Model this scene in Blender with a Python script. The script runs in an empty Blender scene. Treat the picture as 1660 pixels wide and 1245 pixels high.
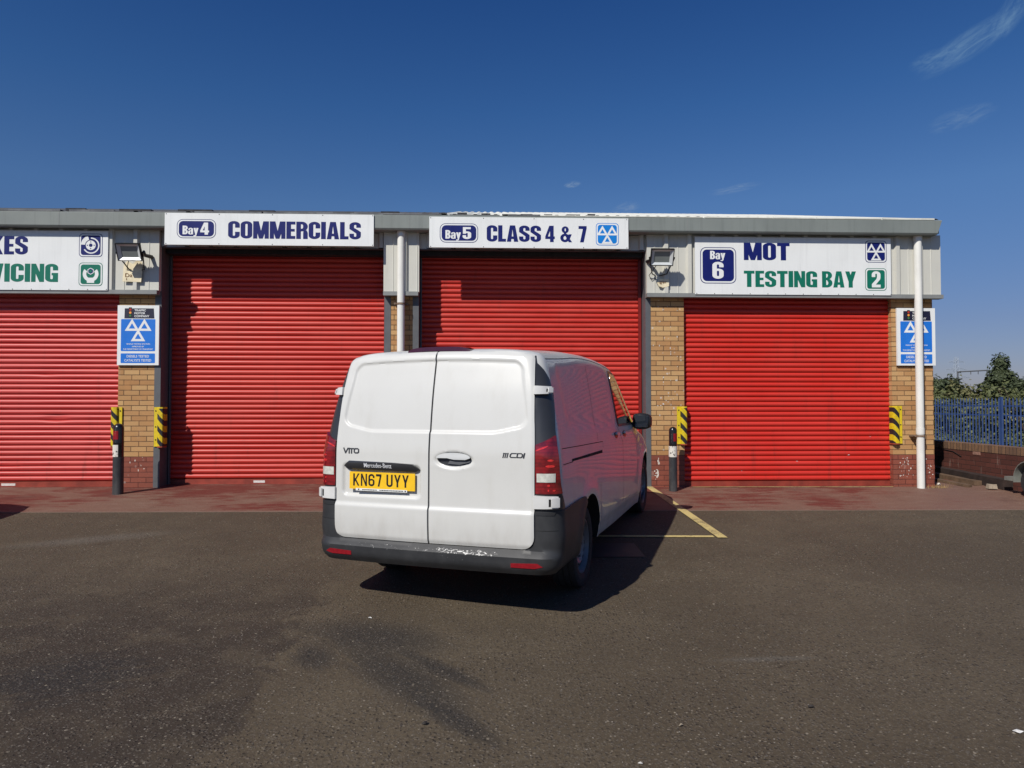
import bpy, bmesh, math, random
import numpy as np
from mathutils import Vector, Matrix, noise
from mathutils.geometry import delaunay_2d_cdt

random.seed(7)
C = bpy.context.scene.collection
R = math.radians
# ------------------------------------------------------------------ camera
CAMZ = 1.25
cd = bpy.data.cameras.new("camera")
cam = bpy.data.objects.new("camera", cd)
C.objects.link(cam)
cam.location = (0, 0, CAMZ)
cam.rotation_euler = (R(90) + math.atan(29.5 / 1151.0), 0, R(-2.2))
cd.sensor_width = 36.0
cd.lens = 36.0 * 1151.0 / 1660.0
cd.clip_end = 3000
bpy.context.scene.camera = cam
# ------------------------------------------------------------------ light
SUN_AZ, SUN_EL = 36.5, 42.0          # light travels towards +X/+Y and down
sd = Vector((math.sin(R(SUN_AZ)) * math.cos(R(SUN_EL)), math.cos(R(SUN_AZ)) * math.cos(R(SUN_EL)), -math.sin(R(SUN_EL))))
sl = bpy.data.lights.new("sun", 'SUN')
sl.energy = 5.0
sl.angle = R(0.53)
sl.color = (1.0, 0.95, 0.87)
sun = bpy.data.objects.new("sun", sl)
C.objects.link(sun)
sun.rotation_euler = sd.to_track_quat('-Z', 'Y').to_euler()

world = bpy.data.worlds.new("World")
bpy.context.scene.world = world
world.use_nodes = True
wn = world.node_tree
wn.nodes.clear()


def N(nt, typ, **kw):
    n = nt.nodes.new(typ)
    for k, v in kw.items():
        if k.startswith('i_'):
            key = k[2:]
            n.inputs[int(key) if key.isdigit() else key].default_value = v
        else:
            setattr(n, k, v)
    return n


def L(nt, a, b):
    nt.links.new(a, b)


def M(nt, op, a, b=None, c=None, clamp=False):
    n = nt.nodes.new('ShaderNodeMath')
    n.operation = op
    n.use_clamp = clamp
    for i, v in enumerate((a, b, c)):
        if v is None:
            continue
        if isinstance(v, (int, float)):
            n.inputs[i].default_value = v
        else:
            nt.links.new(v, n.inputs[i])
    return n.outputs[0]


def MIX(nt, fac, a, b, mode='MIX'):
    n = nt.nodes.new('ShaderNodeMix')
    n.data_type = 'RGBA'
    n.blend_type = mode
    for sock, v in ((n.inputs[0], fac), (n.inputs[6], a), (n.inputs[7], b)):
        if isinstance(v, (int, float)):
            sock.default_value = v
        elif isinstance(v, (tuple, list)):
            sock.default_value = (v[0], v[1], v[2], 1)
        else:
            nt.links.new(v, sock)
    return n.outputs[2]


def RANGE(nt, v, a, b, c=0.0, d=1.0, smooth=True):
    n = nt.nodes.new('ShaderNodeMapRange')
    n.interpolation_type = 'SMOOTHSTEP' if smooth else 'LINEAR'
    nt.links.new(v, n.inputs[0])
    for i, x in enumerate((a, b, c, d)):
        n.inputs[i + 1].default_value = x
    return n.outputs[0]


sky = N(wn, 'ShaderNodeTexSky', sky_type='NISHITA')
sky.sun_disc = False
sky.sun_elevation = R(SUN_EL)
sky.sun_rotation = R(SUN_AZ + 180)
sky.altitude = 0
sky.air_density = 1.0
sky.dust_density = 0.35
sky.ozone_density = 4.0
SKY_STRENGTH = 0.08
tc = N(wn, 'ShaderNodeTexCoord')
# thin cirrus wisps at fixed compass directions
skycol = sky.outputs[0]


def pixdir(dx, dy):                       # azimuth / elevation (deg) -> unit vector
    a, e = R(dx), R(dy)
    return Vector((math.sin(a) * math.cos(e), math.cos(a) * math.cos(e), math.sin(e)))


for (az, el, ang, lu, lv, amt, seed) in (
        (35.4, 23.2, 24, 3.6, 1.0, .40, 1), (37.6, 24.3, 55, 2.0, .8, .30, 7), (33.2, 22.7, 8, 1.6, .7, .26, 2), (34.8, 18.8, 10, 2.2, .8, .24, 3),
        (7.1, 17.1, 8, 0.75, .28, .55, 4), (19.7, 16.1, 6, 2.2, .35, .30, 5), (11.3, 15.1, 15, 1.3, .6, .28, 6)):
    c = pixdir(az, el)
    e1 = Vector((0, 0, 1)).cross(c)
    e1 = -e1.normalized()
    e2 = c.cross(-e1).normalized()
    if e2.z < 0:
        e2 = -e2
    ca, sa = math.cos(R(ang)), math.sin(R(ang))
    u = (e1 * ca + e2 * sa)
    v = (-e1 * sa + e2 * ca)

    def DOT(vec):
        n = N(wn, 'ShaderNodeVectorMath', operation='DOT_PRODUCT')
        L(wn, tc.outputs['Generated'], n.inputs[0])
        n.inputs[1].default_value = vec
        return n.outputs['Value']
    du = M(wn, 'DIVIDE', DOT(u), math.tan(R(lu)))
    dv = M(wn, 'DIVIDE', DOT(v), math.tan(R(lv)))
    front = M(wn, 'GREATER_THAN', DOT(c), 0.5)
    r2 = M(wn, 'ADD', M(wn, 'MULTIPLY', du, du), M(wn, 'MULTIPLY', dv, dv))
    g = RANGE(wn, r2, 0.0, 1.0, 1.0, 0.0)
    comb = N(wn, 'ShaderNodeCombineXYZ')
    L(wn, M(wn, 'MULTIPLY', du, 1.2), comb.inputs[0])
    L(wn, M(wn, 'MULTIPLY', dv, 1.5), comb.inputs[1])
    comb.inputs[2].default_value = seed * 3.7
    nz = N(wn, 'ShaderNodeTexNoise', i_Scale=1.5, i_Detail=8.0, i_Roughness=0.66, i_Distortion=0.7)
    L(wn, comb.outputs[0], nz.inputs['Vector'])
    nn = RANGE(wn, nz.outputs[0], 0.30, 0.85, 0, 1)
    fac = M(wn, 'MULTIPLY', M(wn, 'MULTIPLY', M(wn, 'MULTIPLY', g, nn), amt * 1.15), front)
    skycol = MIX(wn, fac, skycol, (9.0, 8.0, 7.0))
hs = N(wn, 'ShaderNodeHueSaturation', i_Saturation=1.0)
sepd = N(wn, 'ShaderNodeSeparateXYZ')
L(wn, tc.outputs['Generated'], sepd.inputs[0])
cr = N(wn, 'ShaderNodeValToRGB')
cr.color_ramp.elements[0].position = 0.0
cr.color_ramp.elements[0].color = (.56, .53, .74, 1)
cr.color_ramp.elements[1].position = 1.0
cr.color_ramp.elements[1].color = (.28, .57, .98, 1)
for p_, c_ in ((.10, (.56, .57, .78, 1)), (.26, (.57, .77, 1.02, 1)), (.38, (.37, .68, 1.03, 1)), (.50, (.25, .56, .98, 1))):
    e_ = cr.color_ramp.elements.new(p_)
    e_.color = c_
L(wn, sepd.outputs[2], cr.inputs[0])
L(wn, MIX(wn, 1.0, skycol, cr.outputs[0], 'MULTIPLY'), hs.inputs['Color'])
bg = N(wn, 'ShaderNodeBackground')
bg.inputs[1].default_value = SKY_STRENGTH
L(wn, hs.outputs[0], bg.inputs[0])
wo = N(wn, 'ShaderNodeOutputWorld')
L(wn, bg.outputs[0], wo.inputs[0])

bpy.context.scene.cycles.diffuse_bounces = 2
vs = bpy.context.scene.view_settings
bpy.context.scene.display_settings.display_device = 'sRGB'
vs.view_transform = 'Standard'
vs.look = 'None'
vs.exposure = -0.12
vs.gamma = 1.0
vs.use_curve_mapping = False

# ------------------------------------------------------------------ helpers
ORG = {}


class MB:
    def __init__(s):
        s.v, s.f, s.m = [], [], []

    def add(s, v, f, m=0):
        o = len(s.v)
        s.v += [tuple(p) for p in v]
        s.f += [tuple(i + o for i in q) for q in f]
        s.m += [m] * len(f)
        return s

    def box(s, x0, y0, z0, x1, y1, z1, m=0):
        v = [(x0, y0, z0), (x1, y0, z0), (x1, y1, z0), (x0, y1, z0), (x0, y0, z1), (x1, y0, z1), (x1, y1, z1), (x0, y1, z1)]
        return s.add(v, [(0, 3, 2, 1), (4, 5, 6, 7), (0, 1, 5, 4), (1, 2, 6, 5), (2, 3, 7, 6), (3, 0, 4, 7)], m)

    def quad(s, a, b, c, d, m=0):
        return s.add([a, b, c, d], [(0, 1, 2, 3)], m)

    def prism(s, poly, z0, z1, m=0):          # poly in x,y (ccw), extruded in z
        n = len(poly)
        v = [(p[0], p[1], z0) for p in poly] + [(p[0], p[1], z1) for p in poly]
        f = [tuple(range(n - 1, -1, -1)), tuple(range(n, 2 * n))]
        f += [(i, (i + 1) % n, n + (i + 1) % n, n + i) for i in range(n)]
        return s.add(v, f, m)

    def tube(s, pts, r, n=10, m=0, cap=True):
        pts = [Vector(p) for p in pts]
        rs = r if isinstance(r, (list, tuple)) else [r] * len(pts)
        rings = []
        up = None
        for i, p in enumerate(pts):
            t = (pts[min(i + 1, len(pts) - 1)] - pts[max(i - 1, 0)]).normalized()
            if up is None:
                up = Vector((0, 0, 1)) if abs(t.z) < .9 else Vector((1, 0, 0))
            a = t.cross(up).normalized()
            b = a.cross(t).normalized()
            up = b
            rings.append([p + (a * math.cos(2 * math.pi * k / n) + b * math.sin(2 * math.pi * k / n)) * rs[i] for k in range(n)])
        v = [q for rg in rings for q in rg]
        f = []
        for i in range(len(pts) - 1):
            for k in range(n):
                f.append((i * n + k, i * n + (k + 1) % n, (i + 1) * n + (k + 1) % n, (i + 1) * n + k))
        if cap:
            f.append(tuple(range(n - 1, -1, -1)))
            f.append(tuple(range((len(pts) - 1) * n, len(pts) * n)))
        return s.add(v, f, m)

    def lathe(s, prof, c=(0, 0, 0), axis='z', n=32, m=0):   # prof: (radius, height)
        v, f = [], []
        for (r, h) in prof:
            for k in range(n):
                a = 2 * math.pi * k / n
                p = (r * math.cos(a), r * math.sin(a), h)
                if axis == 'x':
                    p = (h, p[0], p[1])
                elif axis == 'y':
                    p = (p[0], h, p[1])
                v.append((c[0] + p[0], c[1] + p[1], c[2] + p[2]))
        for i in range(len(prof) - 1):
            for k in range(n):
                f.append((i * n + k, i * n + (k + 1) % n, (i + 1) * n + (k + 1) % n, (i + 1) * n + k))
        return s.add(v, f, m)


def mesh_obj(name, mb, mats, parent=None, origin=None, smooth=None, matrix=None):
    me = bpy.data.meshes.new(name)
    if parent is not None:
        o0 = ORG.get(parent.name, Vector((0, 0, 0)))
    else:
        o0 = Vector(origin) if origin is not None else Vector((0, 0, 0))
    vv = [(p[0] - o0.x, p[1] - o0.y, p[2] - o0.z) for p in mb.v]
    me.from_pydata(vv, [], mb.f)
    if not isinstance(mats, (list, tuple)):
        mats = [mats]
    for m in mats:
        me.materials.append(m)
    if len(mats) > 1:
        me.polygons.foreach_set('material_index', mb.m)
    bm = bmesh.new()
    bm.from_mesh(me)
    bmesh.ops.remove_doubles(bm, verts=bm.verts, dist=1e-6)
    if smooth != 'flat2d':
        bmesh.ops.recalc_face_normals(bm, faces=bm.faces)
    bm.to_mesh(me)
    bm.free()
    if smooth and smooth != 'flat2d':
        me.polygons.foreach_set('use_smooth', [True] * len(me.polygons))
        me.set_sharp_from_angle(angle=R(smooth))
    me.update()
    ob = bpy.data.objects.new(name, me)
    C.objects.link(ob)
    if parent is not None:
        ob.parent = parent
    else:
        ob.location = o0
    ORG[ob.name] = o0
    return ob


def tag(o, label, cat, group=None, kind=None):
    if label:
        o['label'] = label
    if cat:
        o['category'] = cat
    if group:
        o['group'] = group
    if kind:
        o['kind'] = kind
    return o


def empty(name, loc, label, cat, group=None):
    o = bpy.data.objects.new(name, None)
    C.objects.link(o)
    o.location = loc
    ORG[o.name] = Vector(loc)
    return tag(o, label, cat, group)


def struct(name, mb, mats, smooth=None):
    o = mesh_obj(name, mb, mats, smooth=smooth)
    o['kind'] = 'structure'
    return o


# ------------------------------------------------------------------ materials
def newmat(name):
    m = bpy.data.materials.new(name)
    m.use_nodes = True
    nt = m.node_tree
    b = nt.nodes['Principled BSDF']
    return m, nt, b


def coords(nt, kind='Object'):
    t = nt.nodes.new('ShaderNodeTexCoord')
    return t.outputs[kind]


def noise_n(nt, vec, scale, detail=4.0, rough=.55, dist=0.0):
    n = N(nt, 'ShaderNodeTexNoise', i_Scale=scale, i_Detail=detail, i_Roughness=rough, i_Distortion=dist)
    L(nt, vec, n.inputs['Vector'])
    return n.outputs[0]


def scaled(nt, vec, s, loc=(0, 0, 0), rot=(0, 0, 0)):
    n = N(nt, 'ShaderNodeMapping')
    n.inputs['Scale'].default_value = s
    n.inputs['Location'].default_value = loc
    n.inputs['Rotation'].default_value = rot
    L(nt, vec, n.inputs['Vector'])
    return n.outputs[0]


def bump(nt, b, height, strength=.3, dist=.01):
    n = N(nt, 'ShaderNodeBump')
    n.inputs['Strength'].default_value = strength
    n.inputs['Distance'].default_value = dist
    L(nt, height, n.inputs['Height'])
    L(nt, n.outputs[0], b.inputs['Normal'])
    return n


def simple(name, col, rough=.5, metal=0.0, var=.12, vscale=6.0, coat=0.0, spec=.5, bmp=0.0, bscale=80.0, streak=0.0):
    m, nt, b = newmat(name)
    oc = coords(nt)
    n1 = noise_n(nt, oc, vscale, 5, .6)
    dark = tuple(c * (1 - var) for c in col)
    lite = tuple(min(1, c * (1 + var)) for c in col)
    cc = MIX(nt, RANGE(nt, n1, .3, .7), dark, lite)
    if streak:
        sk = noise_n(nt, scaled(nt, oc, (16, 16, .8)), 1.0, 6, .7)
        cc = MIX(nt, RANGE(nt, sk, .48, .74, 0, streak), cc, tuple(c * .45 for c in col))
    L(nt, cc, b.inputs['Base Color'])
    b.inputs['Roughness'].default_value = rough
    L(nt, RANGE(nt, noise_n(nt, oc, vscale * 2.3, 4), .3, .7, rough * .88, min(1, rough * 1.12)), b.inputs['Roughness'])
    b.inputs['Metallic'].default_value = metal
    b.inputs['Specular IOR Level'].default_value = spec
    b.inputs['Coat Weight'].default_value = coat
    b.inputs['Coat Roughness'].default_value = .05
    if bmp:
        bump(nt, b, noise_n(nt, oc, bscale, 3), bmp, .004)
    return m


def S(r, g, b):           # sRGB 0-255 -> linear
    def f(c):
        c /= 255.0
        return c / 12.92 if c <= .04045 else ((c + .055) / 1.055) ** 2.4
    return (f(r), f(g), f(b))


mat_white_vinyl = simple('sign_white', S(226, 228, 226), .38, var=.03, vscale=2, streak=.14)
mat_navy = simple('sign_navy', S(17, 28, 98), .5, var=.06, spec=.25)
mat_green = simple('sign_green', S(16, 108, 88), .5, var=.06, spec=.25)
mat_blue = simple('board_blue', S(30, 112, 205), .4, var=.05)
mat_motblue = simple('board_bright_blue', S(10, 122, 205), .4, var=.05)
mat_deep = simple('board_deep_navy', S(24, 24, 50), .5, var=.1)
mat_galv = simple('galvanised_grey', S(122, 128, 124), .5, var=.06, vscale=1.5, streak=.30)
mat_flash = simple('flashing_grey', S(128, 130, 128), .45, var=.07)
mat_steel = simple('jamb_steel_paint', S(88, 90, 93), .5, var=.08)
mat_black = simple('black_plastic', S(28, 29, 31), .42, var=.2)
mat_rubber = simple('tyre_rubber', (.018, .018, .019), .8, var=.25, vscale=20, bmp=.3)
mat_dark = simple('dark_void', (.006, .006, .007), .85, var=.2)
mat_seal = simple('door_seal', (.010, .010, .011), .7, var=.2)
mat_pipe = simple('pvc_pipe', S(222, 221, 214), .35, var=.05, vscale=3, streak=.2)
mat_red_ref = simple('red_reflector', S(136, 18, 30), .22, var=.15, vscale=40, coat=.6)
mat_bolt = simple('screw_dark', S(70, 70, 70), .4, metal=.6)
mat_paper = simple('old_paper', S(226, 214, 182), .85, var=.14, vscale=14)
mat_ink = simple('faded_ink', S(120, 84, 44), .8, var=.3, vscale=60)
mat_glass_lamp = simple('lamp_glass', S(122, 128, 126), .16, var=.06, coat=.4)
mat_reflector_white = simple('lamp_reflector', S(196, 200, 200), .3, var=.05)
mat_timber = simple('old_timber', S(96, 76, 58), .8, var=.3, vscale=9, bmp=.4, bscale=30)
mat_timber_dark = simple('dark_timber', S(48, 36, 32), .8, var=.3, vscale=9, bmp=.4, bscale=30)
mat_fence = simple('fence_blue_paint', S(42, 66, 114), .6, var=.12, vscale=3)
mat_steelgrey = simple('lattice_steel_hazy', S(150, 160, 172), .6, var=.1)  # pale bluish tone carries the distance haze in the colour
mat_tree_trunk = simple('bark', S(74, 60, 46), .9, var=.25, vscale=12, bmp=.5, bscale=20)
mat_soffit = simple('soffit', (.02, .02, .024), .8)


def mat_leaf(name, c1, c2):
    m, nt, b = newmat(name)
    oc = coords(nt)
    n = noise_n(nt, oc, 1.1, 6, .7)
    n2 = noise_n(nt, oc, 9.0, 3, .6)
    L(nt, MIX(nt, RANGE(nt, M(nt, 'ADD', M(nt, 'MULTIPLY', n, .6), M(nt, 'MULTIPLY', n2, .4)), .35, .65), c1, c2), b.inputs['Base Color'])
    b.inputs['Roughness'].default_value = .6
    b.inputs['Specular IOR Level'].default_value = .25
    return m


mat_bush_a = mat_leaf('bush_leaf_olive', (.095, .095, .038), (.18, .170, .075))
mat_bush_b = mat_leaf('bush_leaf_green', (.062, .075, .028), (.12, .13, .050))
mat_tree_a = mat_leaf('tree_leaf_dark', (.034, .048, .024), (.072, .088, .040))


def mat_brick(name, bricks, mortar, painted=False, flecks=0.0, width=.225):
    m, nt, b = newmat(name)
    oc = coords(nt)
    sep = N(nt, 'ShaderNodeSeparateXYZ')
    L(nt, oc, sep.inputs[0])
    geo = N(nt, 'ShaderNodeNewGeometry')
    sepn = N(nt, 'ShaderNodeSeparateXYZ')
    L(nt, geo.outputs['Normal'], sepn.inputs[0])
    side = M(nt, 'GREATER_THAN', M(nt, 'ABSOLUTE', sepn.outputs[0]), .6)
    hx = N(nt, 'ShaderNodeMix')
    L(nt, side, hx.inputs[0])
    L(nt, sep.outputs[0], hx.inputs[2])
    L(nt, sep.outputs[1], hx.inputs[3])
    cb = N(nt, 'ShaderNodeCombineXYZ')
    L(nt, hx.outputs[0], cb.inputs[0])
    L(nt, sep.outputs[2], cb.inputs[1])
    wob = noise_n(nt, oc, 25, 2)
    bt = N(nt, 'ShaderNodeTexBrick')
    bt.offset = .5
    bt.inputs['Scale'].default_value = 1.0
    bt.inputs['Brick Width'].default_value = width
    bt.inputs['Row Height'].default_value = .075
    bt.inputs['Mortar Size'].default_value = .0055
    bt.inputs['Mortar Smooth'].default_value = .25
    bt.inputs['Bias'].default_value = 0
    bt.inputs['Color1'].default_value = (*bricks[0], 1)
    bt.inputs['Color2'].default_value = (*bricks[1], 1)
    bt.inputs['Mortar'].default_value = (*mortar, 1)
    L(nt, cb.outputs[0], bt.inputs['Vector'])
    spk = noise_n(nt, oc, 130, 3, .7)
    med = noise_n(nt, oc, 7, 4, .6)
    col = MIX(nt, RANGE(nt, spk, .35, .75, 0, .5), bt.outputs['Color'], tuple(c * .45 for c in bricks[0]))
    col = MIX(nt, RANGE(nt, med, .42, .75, 0, .4), col, tuple(min(1, c * 1.25) for c in bricks[1]))
    if flecks:
        vo = N(nt, 'ShaderNodeTexVoronoi')
        vo.inputs['Scale'].default_value = 9.0
        L(nt, oc, vo.inputs['Vector'])
        f1 = RANGE(nt, vo.outputs['Distance'], .16, .12, 0, 1)
        sel = RANGE(nt, noise_n(nt, oc, 5.0, 3), .46, .56)
        fl = M(nt, 'MULTIPLY', M(nt, 'MULTIPLY', f1, sel), flecks)
        col = MIX(nt, fl, col, (.62, .60, .55))
    st = noise_n(nt, scaled(nt, oc, (9, 9, 2.2)), 1.0, 5, .65)
    col = MIX(nt, RANGE(nt, st, .60, .78, 0, .35 if painted else .2), col, (.50, .44, .38) if painted else (.60, .52, .42))
    L(nt, col, b.inputs['Base Color'])
    b.inputs['Roughness'].default_value = .62 if painted else .88
    b.inputs['Specular IOR Level'].default_value = .3
    h = M(nt, 'ADD', M(nt, 'MULTIPLY', bt.outputs['Fac'], -1.0), M(nt, 'MULTIPLY', spk, .25))
    bump(nt, b, h, .6, .008)
    return m


mat_brick_buff = mat_brick('buff_brick', (S(200, 162, 112), S(170, 124, 80)), S(82, 62, 46))
mat_brick_buff_spot = mat_brick('buff_brick_splashed', (S(200, 162, 112), S(170, 124, 80)), S(82, 62, 46), flecks=.55)
mat_brick_red = mat_brick('red_painted_brick', (S(142, 80, 64), S(126, 70, 56)), S(84, 44, 38), painted=True, flecks=.25)
mat_brick_wall = mat_brick('old_red_brick', (S(104, 62, 54), S(84, 52, 46)), S(66, 48, 44), painted=True)


def mat_soldier():
    m, nt, b = newmat('soldier_course')
    oc = coords(nt)
    sep = N(nt, 'ShaderNodeSeparateXYZ')
    L(nt, oc, sep.inputs[0])
    fr = M(nt, 'FRACT', M(nt, 'DIVIDE', sep.outputs[1], .075))
    line = RANGE(nt, M(nt, 'ABSOLUTE', M(nt, 'SUBTRACT', fr, .5)), .40, .46)
    wn_ = N(nt, 'ShaderNodeTexWhiteNoise', noise_dimensions='1D')
    L(nt, M(nt, 'FLOOR', M(nt, 'DIVIDE', sep.outputs[1], .075)), wn_.inputs['W'])
    col = MIX(nt, wn_.outputs[0], S(104, 78, 60), S(138, 104, 76))
    n = noise_n(nt, oc, 14, 5, .7)
    col = MIX(nt, RANGE(nt, n, .45, .7, 0, .6), col, S(90, 70, 58))
    col = MIX(nt, line, col, S(70, 54, 46))
    L(nt, col, b.inputs['Base Color'])
    b.inputs['Roughness'].default_value = .9
    bump(nt, b, M(nt, 'SUBTRACT', n, line), .6, .008)
    return m


mat_coping = mat_soldier()


def mat_shutter(name, base, fade, amt):
    m, nt, b = newmat(name)
    oc = coords(nt)
    n1 = noise_n(nt, scaled(nt, oc, (.7, 1, 2.2)), 1.3, 4, .6)
    sep = N(nt, 'ShaderNodeSeparateXYZ')
    L(nt, oc, sep.inputs[0])
    wn_ = N(nt, 'ShaderNodeTexWhiteNoise', noise_dimensions='1D')
    L(nt, M(nt, 'FLOOR', M(nt, 'DIVIDE', sep.outputs[2], .075)), wn_.inputs['W'])
    col = MIX(nt, M(nt, 'MULTIPLY', RANGE(nt, n1, .3, .75), amt), base, fade)
    col = MIX(nt, M(nt, 'MULTIPLY', wn_.outputs[0], .22), col, tuple(c * .72 for c in base))
    sc = noise_n(nt, scaled(nt, oc, (3, 3, 30)), 1.0, 5, .7)
    col = MIX(nt, RANGE(nt, sc, .70, .80, 0, .35), col, tuple(min(1, c * 1.1 + .12) for c in fade))
    dirt = noise_n(nt, scaled(nt, oc, (9, 9, 1.2)), 1.0, 6, .7)
    low_ = RANGE(nt, sep.outputs[2], 1.1, .05, .75, 1.7)
    col = MIX(nt, M(nt, 'MULTIPLY', RANGE(nt, dirt, .52, .76, 0, .38), low_), col, (.14, .03, .02))
    L(nt, col, b.inputs['Base Color'])
    L(nt, RANGE(nt, n1, .3, .7, .40, .52), b.inputs['Roughness'])
    b.inputs['Specular IOR Level'].default_value = .45
    bump(nt, b, noise_n(nt, scaled(nt, oc, (1.4, 1, 8)), 1.0, 3), .12, .02)
    return m


mat_sh_left = mat_shutter('shutter_red_faded_glare', (.50, .036, .032), (.60, .085, .072), .8)  # paler pink puts sun glare into the colour, beside some fading
mat_sh_mid = mat_shutter('shutter_red', (.50, .030, .020), (.56, .06, .042), .6)
mat_sh_right = mat_shutter('shutter_red_bright', (.55, .026, .016), (.57, .042, .028), .5)
mat_shbar = simple('shutter_bar_dirty', S(132, 52, 38), .6, var=.25, vscale=5)


def mat_clad():
    m, nt, b = newmat('profiled_cladding')
    oc = coords(nt)
    n = noise_n(nt, scaled(nt, oc, (6, 6, .9)), 1.0, 5, .65)
    n2 = noise_n(nt, oc, 3, 3)
    col = MIX(nt, RANGE(nt, n, .5, .78, 0, .35), S(198, 197, 187), S(158, 155, 142))
    col = MIX(nt, RANGE(nt, n2, .4, .7, 0, .4), col, S(190, 189, 181))
    L(nt, col, b.inputs['Base Color'])
    b.inputs['Roughness'].default_value = .5
    return m


mat_cladding = mat_clad()


def mat_roof(name, c1, c2):
    m, nt, b = newmat(name)
    oc = coords(nt)
    n = noise_n(nt, scaled(nt, oc, (2.5, .5, 1)), 1.0, 6, .7)
    L(nt, MIX(nt, RANGE(nt, n, .35, .65), c1, c2), b.inputs['Base Color'])
    b.inputs['Roughness'].default_value = .75
    return m


mat_roof_cream = mat_roof('roof_sheet_cream', S(222, 222, 212), S(200, 200, 190))
mat_roof_grey = mat_roof('roof_sheet_grey', S(112, 114, 116), S(78, 80, 84))


def mat_tarmac():
    m, nt, b = newmat('tarmac')
    oc = coords(nt)
    sep = N(nt, 'ShaderNodeSeparateXYZ')
    L(nt, oc, sep.inputs[0])
    X, Y = sep.outputs[0], sep.outputs[1]
    flat = N(nt, 'ShaderNodeCombineXYZ')
    L(nt, X, flat.inputs[0])
    L(nt, Y, flat.inputs[1])
    P = flat.outputs[0]
    big = noise_n(nt, P, .55, 5, .6, .4)
    mid = noise_n(nt, P, 3.2, 5, .65, .3)
    fine = noise_n(nt, P, 38, 5, .75)
    grit = noise_n(nt, P, 190, 3, .75)
    col = MIX(nt, RANGE(nt, big, .35, .68), (.088, .066, .041), (.122, .094, .060))
    col = MIX(nt, RANGE(nt, mid, .38, .72, 0, .55), col, (.076, .057, .037))
    # older, redder patch on the left with a ragged border
    edge = M(nt, 'ADD', X, M(nt, 'MULTIPLY', M(nt, 'SUBTRACT', noise_n(nt, P, 2.6, 7, .72), .5), 1.1))
    old = RANGE(nt, edge, -1.20, -1.32)
    old = M(nt, 'MULTIPLY', old, RANGE(nt, Y, 6.8, 4.6, 0.15, 1))
    old = M(nt, 'MULTIPLY', old, RANGE(nt, X, -6.0, -3.0, .35, 1))
    old = M(nt, 'MULTIPLY', old, RANGE(nt, mid, .34, .56, .55, 1))
    col = MIX(nt, M(nt, 'MULTIPLY', old, .90), col, (.037, .027, .020))
    # oil / water marks behind the van, dragged along one direction

    def blot(cx, cy, rx, ry, ang, lo, hi):
        mp = N(nt, 'ShaderNodeMapping', vector_type='TEXTURE')
        mp.inputs['Location'].default_value = (cx, cy, 0)
        mp.inputs['Rotation'].default_value = (0, 0, R(ang))
        mp.inputs['Scale'].default_value = (rx, ry, 1)
        L(nt, P, mp.inputs['Vector'])
        ln = N(nt, 'ShaderNodeVectorMath', operation='LENGTH')
        L(nt, mp.outputs[0], ln.inputs[0])
        st = noise_n(nt, scaled(nt, mp.outputs[0], (1.3, 5.5, 1)), 1.0, 9, .72, .35)
        g = RANGE(nt, ln.outputs['Value'], .15, 1.0, 1, 0)
        return M(nt, 'MULTIPLY', g, RANGE(nt, M(nt, 'ADD', st, M(nt, 'MULTIPLY', g, .22)), lo - .02, lo + (hi - lo) * .42))
    for args in ((-.74, 4.78, .80, .40, -22, .47, .66), (-.48, 4.15, .95, .28, -50, .50, .68), (-1.05, 4.45, .35, .20, -60, .54, .70), (-.15, 3.65, .6, .14, -48, .56, .7), (-.25, 4.25, .7, .12, -46, .55, .70), (-2.4, 4.2, .9, .6, 20, .60, .72)):
        col = MIX(nt, M(nt, 'MULTIPLY', M(nt, 'MULTIPLY', blot(*args), RANGE(nt, fine, .36, .60, 1, .72)), .92), col, (.020, .019, .019))
    for args in ((1.75, 4.35, .5, .06, 3, .52, .64), (-4.0, 7.5, 1.1, .25, 25, .48, .62)):
        col = MIX(nt, M(nt, 'MULTIPLY', blot(*args), .30), col, (.20, .19, .17))
    # aggregate
    vo = N(nt, 'ShaderNodeTexVoronoi')
    vo.inputs['Scale'].default_value = 46
    L(nt, P, vo.inputs['Vector'])
    wn_ = N(nt, 'ShaderNodeSeparateColor')
    L(nt, vo.outputs['Color'], wn_.inputs[0])
    rough_area = RANGE(nt, noise_n(nt, P, 1.1, 4), .35, .62, .35, 1.0)
    stone = M(nt, 'MULTIPLY', RANGE(nt, vo.outputs['Distance'], .42, .22), M(nt, 'GREATER_THAN', wn_.outputs[0], .55))
    stone = M(nt, 'MULTIPLY', stone, rough_area)
    pit = M(nt, 'MULTIPLY', RANGE(nt, vo.outputs['Distance'], .40, .25), M(nt, 'LESS_THAN', wn_.outputs[0], .24))
    pit = M(nt, 'MULTIPLY', pit, rough_area)
    vo2 = N(nt, 'ShaderNodeTexVoronoi')
    vo2.inputs['Scale'].default_value = 150
    L(nt, P, vo2.inputs['Vector'])
    sc2 = N(nt, 'ShaderNodeSeparateColor')
    L(nt, vo2.outputs['Color'], sc2.inputs[0])
    col = MIX(nt, M(nt, 'MULTIPLY', stone, M(nt, 'MULTIPLY', wn_.outputs[1], .8)), col, (.19, .155, .12))
    col = MIX(nt, M(nt, 'MULTIPLY', pit, .75), col, (.020, .015, .012))
    col = MIX(nt, RANGE(nt, fine, .38, .66, 0, .62), col, (.044, .034, .024))
    col = MIX(nt, M(nt, 'MULTIPLY', M(nt, 'GREATER_THAN', sc2.outputs[0], .90), .5), col, (.15, .13, .11))
    col = MIX(nt, RANGE(nt, grit, .62, .80, 0, .45), col, (.17, .15, .13))
    col = MIX(nt, M(nt, 'GREATER_THAN', M(nt, 'MULTIPLY', sc2.outputs[1], M(nt, 'GREATER_THAN', sc2.outputs[0], .5)), .9965), col, (.30, .27, .23))
    L(nt, col, b.inputs['Base Color'])
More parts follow.
